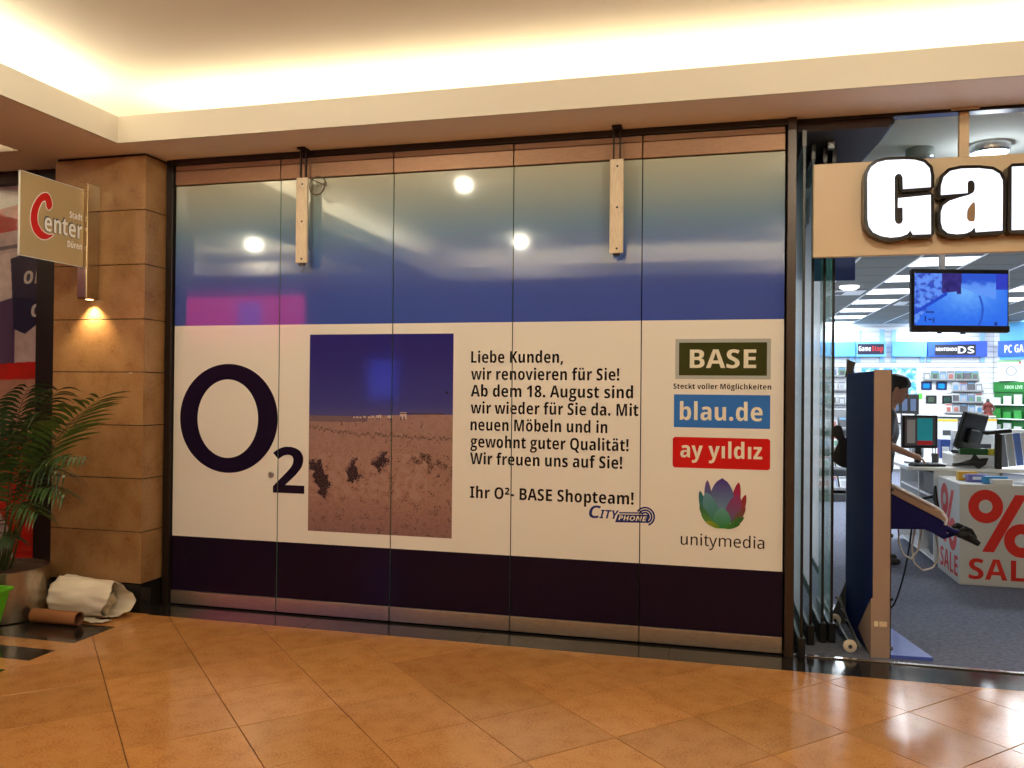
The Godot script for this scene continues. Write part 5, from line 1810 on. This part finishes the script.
func build_counter():
	# television on a ceiling pole
	var t = thing("television", "flat television showing a blue snow scene, hung from the shop ceiling", "television", Vector3(1.983, 2.396, -2.414), 0.246)
	var st = mb()
	span(st, Vector3(-0.416, -0.268, -0.04), Vector3(0.416, 0.268, 0.008), 0.008)
	part(t, "casing", st, M.black)
	st = mb()
	span(st, Vector3(-0.416, -0.262, 0.008), Vector3(0.416, -0.212, 0.016), 0.003)
	part(t, "lower_bezel", st, mat(srgb(66, 54, 44), 0.25))
	st = mb()
	for p in [[-0.392, -0.210, 0, 1], [0.398, 0.232, 1, 0], [0.398, -0.210, 1, 1], [-0.392, -0.210, 0, 1], [-0.392, 0.232, 0, 0], [0.398, 0.232, 1, 0]]:
		st.set_normal(Vector3.BACK)
		st.set_uv(Vector2(p[2], p[3]))
		st.add_vertex(Vector3(p[0], p[1], 0.0095))
	var m = mat(Color(0.02, 0.02, 0.03), 0.2)
	m.emission_enabled = true
	m.emission = Color.BLACK
	m.emission_texture = ImageTexture.create_from_image(tv_image())
	m.emission_energy_multiplier = 1.0
	part(t, "glowing_screen", st.commit(), m)
	area_light("television_lamp", Vector3(1.983, 2.396, -2.414) + Basis(Vector3.UP, 0.246) * Vector3(0, 0, 0.03), Vector3(0, rad_to_deg(0.246) + 180, 0), Vector2(0.78, 0.44), 0.10, Color(0.3, 0.5, 1.0))
	st = mb()
	tube(st, [Vector3(-0.125, 0.1, -0.06), Vector3(-0.125, 0.86, -0.06)], 0.026, 14)
	part(t, "ceiling_pole", st, M.white)
	st = mb()
	for x in [-0.17, 0.03]: span(st, Vector3(x - 0.02, -0.282, -0.02), Vector3(x + 0.02, -0.268, 0.0), 0.003)
	part(t, "foot_stub", st, M.black)
	# sale box in front of the counter
	t = thing("sale_box", "big white box printed with a red percent sign in front of the counter", "display box", Vector3(1.97, 0.004, -2.35))
	st = mb()
	span(st, Vector3(0, 0, -0.70), Vector3(1.5, 0.845, 0.0), 0.004)
	part(t, "box", st, mat(srgb(204, 203, 198), 0.45))
	percent_sale(t, 0.072, 0.42, 0.0012)
	var side = Node3D.new()
	side.name = "side_print"
	t.add_child(side)
	side.position = Vector3(-0.0012, 0, -0.70)
	side.rotation.y = -PI / 2
	percent_sale(side, 0.10, 0.42, 0.0)
	# counter unit: worktop and open shelves
	t = thing("shop_counter", "white shop counter with open shelves where the man is standing", "counter", Vector3(0, 0.004, 0))
	st = mb()
	span(st, Vector3(1.72, 0.885, -4.6), Vector3(3.4, 0.915, -3.09), 0.004)
	part(t, "worktop", st, M.white_gloss)
	for z in [-3.11, -3.72, -4.58]:
		st = mb()
		span(st, Vector3(1.95, 0.03, z - 0.02), Vector3(2.5, 0.885, z), 0.003)
		part(t, "side_board", st, M.white)
	for y in [0.03, 0.34, 0.62]:
		st = mb()
		span(st, Vector3(1.96, y, -4.58), Vector3(2.5, y + 0.02, -3.11), 0.003)
		part(t, "shelf", st, M.white)
	st = mb()
	span(st, Vector3(2.5, 0.03, -4.6), Vector3(2.52, 0.885, -3.09), 0.002)
	part(t, "back_board", st, M.grey)
	st = mb()
	span(st, Vector3(1.98, 0.648, -3.66), Vector3(2.4, 0.86, -3.2), 0.01)
	solo("receipt_printer", st, M.dark_grey, "dark device on the upper shelf inside the counter", "device")
	st = mb()
	span(st, Vector3(2.0, 0.055, -3.5), Vector3(2.4, 0.30, -3.25), 0.01)
	solo("computer_tower", st, M.black, "black computer on the lowest shelf inside the counter", "computer")
	# screens
	t = thing("computer_monitor", "computer monitor showing a teal picture beside the man", "monitor", Vector3(1.92, 0.919, -3.55), 0.246)
	st = mb()
	span(st, Vector3(-0.175, 0.15, -0.03), Vector3(0.175, 0.475, 0.012), 0.008)
	part(t, "casing", st, M.black)
	st = mb()
	span(st, Vector3(-0.15, 0.175, 0.012), Vector3(0.15, 0.455, 0.014))
	part(t, "glowing_display", st, glow(srgb(66, 62, 66), 0.3))
	st = mb()
	span(st, Vector3(-0.03, 0.225, 0.014), Vector3(0.12, 0.445, 0.0155))
	part(t, "glowing_picture", st, glow(srgb(30, 130, 140), 0.45))
	st = mb()
	span(st, Vector3(-0.03, 0.185, 0.014), Vector3(0.12, 0.225, 0.0155))
	part(t, "glowing_caption", st, glow(srgb(150, 30, 34), 0.45))
	st = mb()
	span(st, Vector3(-0.13, 0.20, 0.014), Vector3(-0.05, 0.43, 0.0155))
	part(t, "glowing_sidebar", st, glow(srgb(130, 126, 124), 0.35))
	st = mb()
	span(st, Vector3(-0.03, 0.01, -0.05), Vector3(0.03, 0.16, -0.02), 0.004)
	span(st, Vector3(-0.11, 0.0, -0.10), Vector3(0.11, 0.015, 0.06), 0.005)
	part(t, "stand", st, M.black)
	t = thing("computer_monitor", "black till screen seen from behind, leaning back on the counter", "monitor", Vector3(2.26, 0.919, -3.45), 0.5)
	st = mb()
	cbox(st, Vector3(0, 0.345, 0), Vector3(0.28, 0.36, 0.05), 0.012, Transform3D(Basis(Vector3(0, 0, 1), -0.16) * Basis(Vector3.RIGHT, 0.2), Vector3.ZERO))
	part(t, "casing", st, M.black)
	st = mb()
	cbox(st, Vector3(0, 0.30, 0.04), Vector3(0.12, 0.14, 0.05), 0.012, Transform3D(Basis(Vector3(0, 0, 1), -0.16) * Basis(Vector3.RIGHT, 0.2), Vector3.ZERO))
	span(st, Vector3(-0.06, 0.118, -0.06), Vector3(0.06, 0.15, 0.06), 0.006)
	part(t, "foot", st, M.black)
	t = thing("till_box", "white cash drawer under the black till screen", "cash drawer", Vector3(2.36, 0.919, -3.47))
	st = mb()
	span(st, Vector3(-0.21, 0.0, -0.2), Vector3(0.21, 0.115, 0.2), 0.006)
	part(t, "case", st, M.white_gloss)
	st = mb()
	span(st, Vector3(-0.19, 0.02, 0.2), Vector3(0.19, 0.095, 0.208), 0.003)
	part(t, "drawer_front", st, M.white)
	t = thing("green_pack", "green and yellow pack lying on the cash drawer", "pack", Vector3(2.37, 1.035, -3.30))
	st = mb()
	span(st, Vector3(-0.16, 0.0, -0.03), Vector3(0.08, 0.06, 0.03), 0.006)
	part(t, "green_half", st, mat(srgb(20, 84, 34), 0.4))
	st = mb()
	span(st, Vector3(0.08, 0.0, -0.03), Vector3(0.16, 0.06, 0.03), 0.006)
	part(t, "yellow_half", st, mat(srgb(206, 190, 50), 0.4))
	# keyboard, papers, scanner, card terminal post, leaflet stand
	t = thing("keyboard", "black keyboard under the man's hands", "keyboard", Vector3(1.90, 0.919, -3.24), 0.3)
	st = mb()
	span(st, Vector3(-0.13, 0.0, -0.06), Vector3(0.17, 0.018, 0.06), 0.004)
	part(t, "case", st, M.black)
	st = mb()
	for r in 4:
		for c in 12: span(st, Vector3(-0.12 + 0.023 * c, 0.018, -0.05 + 0.026 * r), Vector3(-0.101 + 0.023 * c, 0.024, -0.03 + 0.026 * r))
	part(t, "keys", st, M.dark_grey).set_meta("kind", "stuff")
	st = mb()
	span(st, Vector3(1.98, 0.920, -3.44), Vector3(2.13, 0.935, -3.35), 0.002)
	solo("paper_stack", st, M.white, "stack of white papers on the counter behind the keyboard", "papers")
	t = thing("barcode_scanner", "black hand scanner lying between the sale box and the till", "scanner", Vector3(2.27, 0.919, -3.14), 0.1)
	st = mb()
	tube(st, [Vector3(-0.16, 0.03, 0), Vector3(-0.06, 0.045, 0), Vector3(0.03, 0.06, 0), Vector3(0.09, 0.062, 0)], [0.015, 0.022, 0.035, 0.03], 10)
	part(t, "handle", st, M.black)
	st = mb()
	prism(st, [Vector2(0.0, 0.07), Vector2(0.03, 0.13), Vector2(0.06, 0.09), Vector2(0.14, 0.10), Vector2(0.12, 0.04), Vector2(0.06, 0.0), Vector2(0.02, 0.03)], -0.025, 0.025)
	part(t, "head", st, M.black)
	t = thing("card_terminal", "black card terminal on a post beside the till", "card terminal", Vector3(2.50, 0.919, -3.16))
	st = mb()
	span(st, Vector3(-0.028, 0.0, -0.02), Vector3(0.028, 0.32, 0.02), 0.006)
	part(t, "post", st, M.black)
	st = mb()
	cbox(st, Vector3(0.03, 0.34, 0.0), Vector3(0.22, 0.035, 0.12), 0.008, Transform3D(Basis(Vector3(0, 0, 1), 0.12), Vector3.ZERO))
	part(t, "pad", st, M.black)
	t = thing("leaflet_stand", "clear stand of upright leaflets on the right of the counter", "leaflet stand", Vector3(2.70, 0.925, -3.2))
	for k in 4:
		st = mb()
		cbox(st, Vector3(-0.13 + 0.07 * k, 0.175, -0.02 * k), Vector3(0.06, 0.30, 0.008), 0.002, Transform3D(Basis(Vector3(0, 0, 1), 0.12), Vector3.ZERO))
		part(t, "leaflet", st, mat([srgb(130, 140, 160), srgb(170, 178, 186), srgb(90, 120, 190), srgb(200, 204, 206)][k], 0.35))
	# clutter at the back of the counter
	for q in [[2.30, 0.10, 0.20, srgb(34, 66, 150), srgb(220, 222, 226), "blue carton at the back of the counter beside the teal monitor"], [2.43, 0.16, 0.30, srgb(206, 208, 208), srgb(60, 62, 66), "tall white carton at the back of the counter behind the till"], [2.62, 0.20, 0.26, srgb(196, 200, 202), srgb(40, 44, 50), "wide white carton at the back of the counter, second from the blue one"], [2.90, 0.24, 0.32, srgb(214, 216, 216), srgb(206, 160, 60), "pale carton with an orange strip at the right of the counter"], [2.02, 0.12, 0.10, srgb(130, 134, 140), srgb(70, 72, 76), "small grey carton at the back of the counter left of the blue one"]]:
		t = thing("stock_carton", q[5], "box", Vector3(q[0], 0.9195, -4.35), 0.1)
		st = mb()
		span(st, Vector3(0, 0, -0.10), Vector3(q[1], q[2], 0.0), 0.004)
		part(t, "carton", st, mat(q[3], 0.45))
		st = mb()
		span(st, Vector3(q[1] * 0.15, q[2] * 0.30, 0.0), Vector3(q[1] * 0.85, q[2] * 0.62, 0.003))
		part(t, "printed_picture", st, mat(q[4], 0.45))
	t = thing("pen_cup", "dark pen cup with pens between the two computer monitors", "pen cup", Vector3(2.10, 0.9195, -3.72))
	st = mb()
	lathe(st, [[0.0, 0.0], [0.032, 0.0], [0.036, 0.09], [0.033, 0.09], [0.030, 0.01]], 16)
	part(t, "cup", st, M.dark_grey)
	for k in 3:
		st = mb()
		tube(st, [Vector3(-0.01 + 0.012 * k, 0.02, 0.0), Vector3(-0.03 + 0.03 * k, 0.15, 0.01)], 0.004, 6)
		part(t, "pen", st, mat([srgb(30, 50, 140), srgb(20, 20, 22), srgb(190, 30, 30)][k], 0.4))
	# small stock on the sale box
	var stock = [[0.15, -0.36, 0.16, 0.075, srgb(222, 172, 30), "orange yellow box on top of the sale box"], [0.20, -0.24, 0.17, 0.065, srgb(120, 116, 190), "lilac box on top of the sale box"], [0.30, -0.12, 0.19, 0.062, srgb(60, 150, 214), "blue box on top of the sale box"], [0.33, -0.055, 0.16, 0.045, srgb(232, 234, 236), "white box on the front edge of the sale box"]]
	for q in stock:
		t = thing("small_carton", q[5], "box", Vector3(1.97 + q[0], 0.8495, -2.35 + q[1]), 0.15)
		st = mb()
		span(st, Vector3(-q[2] / 2, 0, -0.03), Vector3(q[2] / 2, q[3], 0.03), 0.003)
		part(t, "carton", st, mat(q[4], 0.4))
		st = mb()
		span(st, Vector3(-q[2] * 0.3, q[3] * 0.3, 0.03), Vector3(q[2] * 0.2, q[3] * 0.7, 0.032))
		part(t, "printed_label", st, M.white_gloss)
	for q in [[0.62, -0.22, srgb(226, 228, 230), "white leaflets spread on the sale box"], [0.98, -0.24, srgb(150, 214, 110), "green leaflets spread on the sale box"]]:
		st = mb()
		for k in 4: cbox(st, Vector3(0.02 * k, 0.004 + 0.004 * k, 0.03 * k), Vector3(0.30, 0.004, 0.16), 0.001, Transform3D(Basis(Vector3.UP, -0.15 * k), Vector3.ZERO))
		solo("leaflets", st, mat(q[2], 0.4), q[3], "leaflets", "", Vector3(1.97 + q[0], 0.8495, -2.35 + q[1]), 0.3)
	t = thing("headset_hook", "black clip with dangling strap on the corner of the sale box", "clip", Vector3(1.95, 0.60, -2.98))
	st = mb()
	tube(st, [Vector3(-0.02, 0.16, 0.0), Vector3(-0.03, 0.05, 0.05), Vector3(-0.02, -0.08, 0.12), Vector3(-0.02, -0.12, 0.16)], [0.012, 0.022, 0.02, 0.01], 8)
	tube(st, [Vector3(-0.03, 0.07, 0.03), Vector3(-0.14, 0.03, -0.04), Vector3(-0.20, 0.01, -0.06)], [0.014, 0.01, 0.006], 8)
	part(t, "strap", st, M.black)

# ------------------------------------------------------------------ the man at the counter
func blob(bones, cell, lo, hi):
	# smooth union of tapered capsules meshed as surface nets; bones = [a, b, ra, rb, blend, colour]
	var nx = int((hi.x - lo.x) / cell) + 2
	var ny = int((hi.y - lo.y) / cell) + 2
	var nz = int((hi.z - lo.z) / cell) + 2
	var field = PackedFloat32Array()
	field.resize(nx * ny * nz)
	field.fill(1.0)
	var owner_ = PackedInt32Array()
	owner_.resize(nx * ny * nz)
	var best = PackedFloat32Array()
	best.resize(nx * ny * nz)
	best.fill(9.0)
	for bi in bones.size():
		var bn = bones[bi]
		var a: Vector3 = bn[0]
		var b: Vector3 = bn[1]
		var ab = b - a
		var l2 = maxf(ab.length_squared(), 1e-8)
		var pad: float = maxf(bn[2], bn[3]) + bn[4] + 3.0 * cell
		var l = (a.min(b) - Vector3.ONE * pad - lo) / cell
		var h = (a.max(b) + Vector3.ONE * pad - lo) / cell
		var sq: Vector3 = bn[6] if bn.size() > 6 else Vector3.ONE
		for z in range(maxi(0, int(l.z)), mini(nz, int(h.z) + 1)):
			for y in range(maxi(0, int(l.y)), mini(ny, int(h.y) + 1)):
				for x in range(maxi(0, int(l.x)), mini(nx, int(h.x) + 1)):
					var p = lo + Vector3(x, y, z) * cell - a
					var f = clampf(p.dot(ab) / l2, 0, 1)
					var d: float = ((p - ab * f) * sq).length() - lerpf(bn[2], bn[3], f)
					var i = (z * ny + y) * nx + x
					if d < best[i]:
						best[i] = d
						owner_[i] = bi
					var k: float = bn[4]
					var o = field[i]
					var hh = maxf(k - absf(o - d), 0.0) / k
					field[i] = minf(o, d) - hh * hh * k * 0.25
	var vid = {}
	var verts = PackedVector3Array()
	var cols = PackedColorArray()
	for z in nz - 1:
		for y in ny - 1:
			for x in nx - 1:
				var i0 = (z * ny + y) * nx + x
				var mask = 0
				var sum = Vector3.ZERO
				var cnt = 0
				var vals = [field[i0], field[i0 + 1], field[i0 + nx], field[i0 + nx + 1], field[i0 + nx * ny], field[i0 + nx * ny + 1], field[i0 + nx * ny + nx], field[i0 + nx * ny + nx + 1]]
				for k in 8:
					if vals[k] < 0: mask |= 1 << k
				if mask == 0 or mask == 255: continue
				for e in [[0, 1], [2, 3], [4, 5], [6, 7], [0, 2], [1, 3], [4, 6], [5, 7], [0, 4], [1, 5], [2, 6], [3, 7]]:
					var va: float = vals[e[0]]
					var vb: float = vals[e[1]]
					if (va < 0) != (vb < 0):
						var t = va / (va - vb)
						var pa = Vector3(e[0] & 1, (e[0] >> 1) & 1, e[0] >> 2)
						var pb = Vector3(e[1] & 1, (e[1] >> 1) & 1, e[1] >> 2)
						sum += pa.lerp(pb, t)
						cnt += 1
				vid[i0] = verts.size()
				verts.append(lo + (Vector3(x, y, z) + sum / cnt) * cell)
				cols.append(bones[owner_[i0]][5])
	var idx = PackedInt32Array()
	var sx = 1
	var sy = nx
	var sz = nx * ny
	for key in vid:
		for ax in 3:
			var s: int = [sx, sy, sz][ax]
			var u: int = [sy, sz, sx][ax]
			var v: int = [sz, sx, sy][ax]
			if (field[key] < 0) == (field[key + s] < 0): continue
			if not (vid.has(key - u) and vid.has(key - v) and vid.has(key - u - v)): continue
			var q = [vid[key], vid[key - u], vid[key - u - v], vid[key - v]]
			if field[key] < 0: q.reverse()
			idx.append_array([q[0], q[1], q[2], q[0], q[2], q[3]])
	return [verts, cols, idx]

func add_blob(st, bl):
	st.set_smooth_group(1)
	var v = bl[0]
	var c = bl[1]
	var ix = bl[2]
	for k in ix:
		st.set_color(c[k])
		st.add_vertex(v[k])

func hand_bones(w, dir, down, side, skin):
	# palm and five curled fingers reaching along dir; side points to the thumb
	var out = []
	var palm: Vector3 = w + dir * 0.045
	out.append([w, palm, 0.024, 0.030, 0.02, skin])
	var ac: Vector3 = dir.cross(down).normalized()
	for k in 4:
		var off: Vector3 = side * (0.027 - 0.018 * k)
		var l: float = [0.036, 0.040, 0.037, 0.030][k]
		var a = palm + off + dir * 0.02
		var b: Vector3 = a + (dir * 0.93 + down * 0.30).normalized() * l
		var c: Vector3 = b + (dir * 0.60 + down * 0.80).normalized() * l * 0.7
		out.append([palm + off * 0.8, a, 0.013, 0.010, 0.012, skin])
		out.append([a, b, 0.0095, 0.0085, 0.004, skin])
		out.append([b, c, 0.0085, 0.007, 0.004, skin])
	var t0: Vector3 = w + dir * 0.02 + side * 0.022
	var t1: Vector3 = t0 + (dir * 0.6 + side * 0.7 + down * 0.2).normalized() * 0.035
	out.append([t0, t1, 0.013, 0.010, 0.01, skin])
	out.append([t1, t1 + (dir * 0.95 + down * 0.35).normalized() * 0.03, 0.010, 0.008, 0.004, skin])
	return out

func build_man():
	var skin = Color(0.42, 0.22, 0.14)
	var shirt = Color(0.055, 0.062, 0.075)
	var pants = Color(0.012, 0.012, 0.016)
	var shoe = Color(0.02, 0.018, 0.018)
	var t = thing("person", "dark-haired person in a grey t-shirt looking down and typing at the counter", "person", Vector3(1.49, 0.004, -3.16), -0.06)
	var bones = []
	# facing +x; near side is +z
	for s in [-1.0, 1.0]:
		var hip = Vector3(0.0, 0.90, 0.085 * s)
		var knee = Vector3(0.035, 0.49, 0.10 * s)
		var ank = Vector3(-0.02, 0.085, 0.11 * s)
		bones.append([hip, knee, 0.088, 0.060, 0.05, pants])
		bones.append([knee, ank, 0.058, 0.042, 0.03, pants])
		bones.append([ank + Vector3(-0.03, -0.045, 0), ank + Vector3(0.16, -0.052, 0.01 * s), 0.040, 0.030, 0.03, shoe])
		var sh = Vector3(0.055, 1.405, 0.178 * s)
		var el = Vector3(0.03, 1.13, 0.235 * s)
		var wr = Vector3(0.255, 1.03, 0.17 * s if s > 0 else -0.10)
		bones.append([Vector3(0.04, 1.38, 0.10 * s), sh, 0.062, 0.060, 0.05, shirt])
		bones.append([sh, sh.lerp(el, 0.62), 0.058, 0.054, 0.03, shirt])
		bones.append([sh.lerp(el, 0.55), el, 0.044, 0.038, 0.012, skin])
		bones.append([el, wr, 0.039, 0.026, 0.02, skin])
	bones.append([Vector3(0.0, 0.93, 0), Vector3(0.0, 1.02, 0), 0.125, 0.125, 0.05, pants, Vector3(1.05, 1, 0.82)])
	bones.append([Vector3(0.0, 1.06, 0), Vector3(0.03, 1.24, 0), 0.125, 0.130, 0.05, shirt, Vector3(1.05, 1, 0.80)])
	bones.append([Vector3(0.03, 1.24, 0), Vector3(0.045, 1.36, 0), 0.132, 0.115, 0.06, shirt, Vector3(1.08, 1, 0.74)])
	bones.append([Vector3(0.055, 1.40, 0), Vector3(0.10, 1.52, 0), 0.058, 0.052, 0.03, skin])
	var st = mb()
	add_blob(st, blob(bones, 0.013, Vector3(-0.24, -0.01, -0.36), Vector3(0.36, 1.58, 0.36)))
	# hands
	for s in [-1.0, 1.0]:
		var wr = Vector3(0.255, 1.03, 0.17 * s if s > 0 else -0.10)
		var dir = Vector3(0.93, -0.30, -0.10 * s).normalized()
		var hb = hand_bones(wr, dir, Vector3(0, -1, 0), Vector3(0.1, 0, -s).normalized(), skin)
		add_blob(st, blob(hb, 0.004, wr + Vector3(-0.05, -0.12, -0.09), wr + Vector3(0.19, 0.06, 0.09)))
	# head, bowed
	var c = Vector3(0.135, 1.635, 0)
	var tilt = Basis(Vector3(0, 0, 1), -0.30)
	var H = func(x, y, z): return c + tilt * Vector3(x, y, z)
	var hbn = [
		[H.call(-0.012, 0.035, 0), H.call(0.012, 0.03, 0), 0.092, 0.086, 0.03, skin, Vector3(1, 1, 1.14)],
		[H.call(0.035, -0.02, 0), H.call(0.045, -0.078, 0), 0.066, 0.044, 0.03, skin],
		[H.call(0.05, -0.085, 0), H.call(0.068, -0.095, 0), 0.030, 0.022, 0.02, skin],
		[H.call(-0.03, -0.02, 0), H.call(-0.045, -0.12, 0), 0.060, 0.054, 0.03, skin],
		[H.call(0.092, 0.028, -0.02), H.call(0.092, 0.028, 0.02), 0.012, 0.012, 0.014, skin],
		[H.call(0.095, 0.015, 0), H.call(0.118, -0.026, 0), 0.009, 0.014, 0.010, skin],
		[H.call(0.092, -0.056, -0.014), H.call(0.092, -0.056, 0.014), 0.009, 0.009, 0.006, Color(0.36, 0.14, 0.10)],
		[H.call(0.090, -0.068, -0.012), H.call(0.090, -0.068, 0.012), 0.009, 0.009, 0.006, Color(0.36, 0.14, 0.10)]]
	for s in [-1.0, 1.0]:
		hbn.append([H.call(-0.005, 0.015, 0.079 * s), H.call(-0.015, -0.022, 0.077 * s), 0.017, 0.012, 0.008, skin])
		hbn.append([H.call(0.083, 0.004, 0.032 * s), H.call(0.083, 0.004, 0.036 * s), 0.010, 0.010, 0.004, Color(0.05, 0.03, 0.025)])
		hbn.append([H.call(0.088, 0.030, 0.018 * s), H.call(0.080, 0.030, 0.048 * s), 0.006, 0.005, 0.004, Color(0.02, 0.014, 0.012)])
	add_blob(st, blob(hbn, 0.0048, c + Vector3(-0.16, -0.20, -0.13), c + Vector3(0.17, 0.16, 0.13)))
	part(t, "body", st, vcol(0.65))
	var hair = Color(0.014, 0.010, 0.009)
	var hh = []
	for q in [[-0.02, 0.06, 0.0, 0.092], [0.03, 0.085, 0.03, 0.062], [0.03, 0.085, -0.03, 0.062], [0.065, 0.080, 0.0, 0.042], [-0.065, 0.02, 0.0, 0.066], [-0.05, 0.0, 0.045, 0.044], [-0.05, 0.0, -0.045, 0.044], [-0.06, -0.05, 0.0, 0.045], [-0.005, 0.05, 0.055, 0.040], [-0.005, 0.05, -0.055, 0.040], [0.075, 0.072, 0.02, 0.028]]:
		hh.append([H.call(q[0], q[1], q[2]), H.call(q[0] + 0.004, q[1], q[2]), q[3], q[3], 0.02, hair])
	st = mb()
	add_blob(st, blob(hh, 0.006, c + Vector3(-0.17, -0.14, -0.13), c + Vector3(0.16, 0.19, 0.13)))
	part(t, "hair", st, vcol(0.6))

func _ready():
	rng.seed = 1
	setup_view()
	make_materials()
	build_mall_ceiling(0.56, 2.15)
	build_floor()
	build_mall_far_side()
	build_pillar()
	build_facade()
	build_left_shop()
	build_shop_shell(3.9)
	build_shop_sign()
	hanging_bar(-2.822, "weathered white wooden bar with a wire loop hanging before the glass, left of the two", true)
	hanging_bar(-0.634, "weathered white wooden bar hanging before the glass near the logos, right of the two", false)
	build_left_things()
	build_kiosk()
	build_counter()
	build_man()
	build_shop_goods()
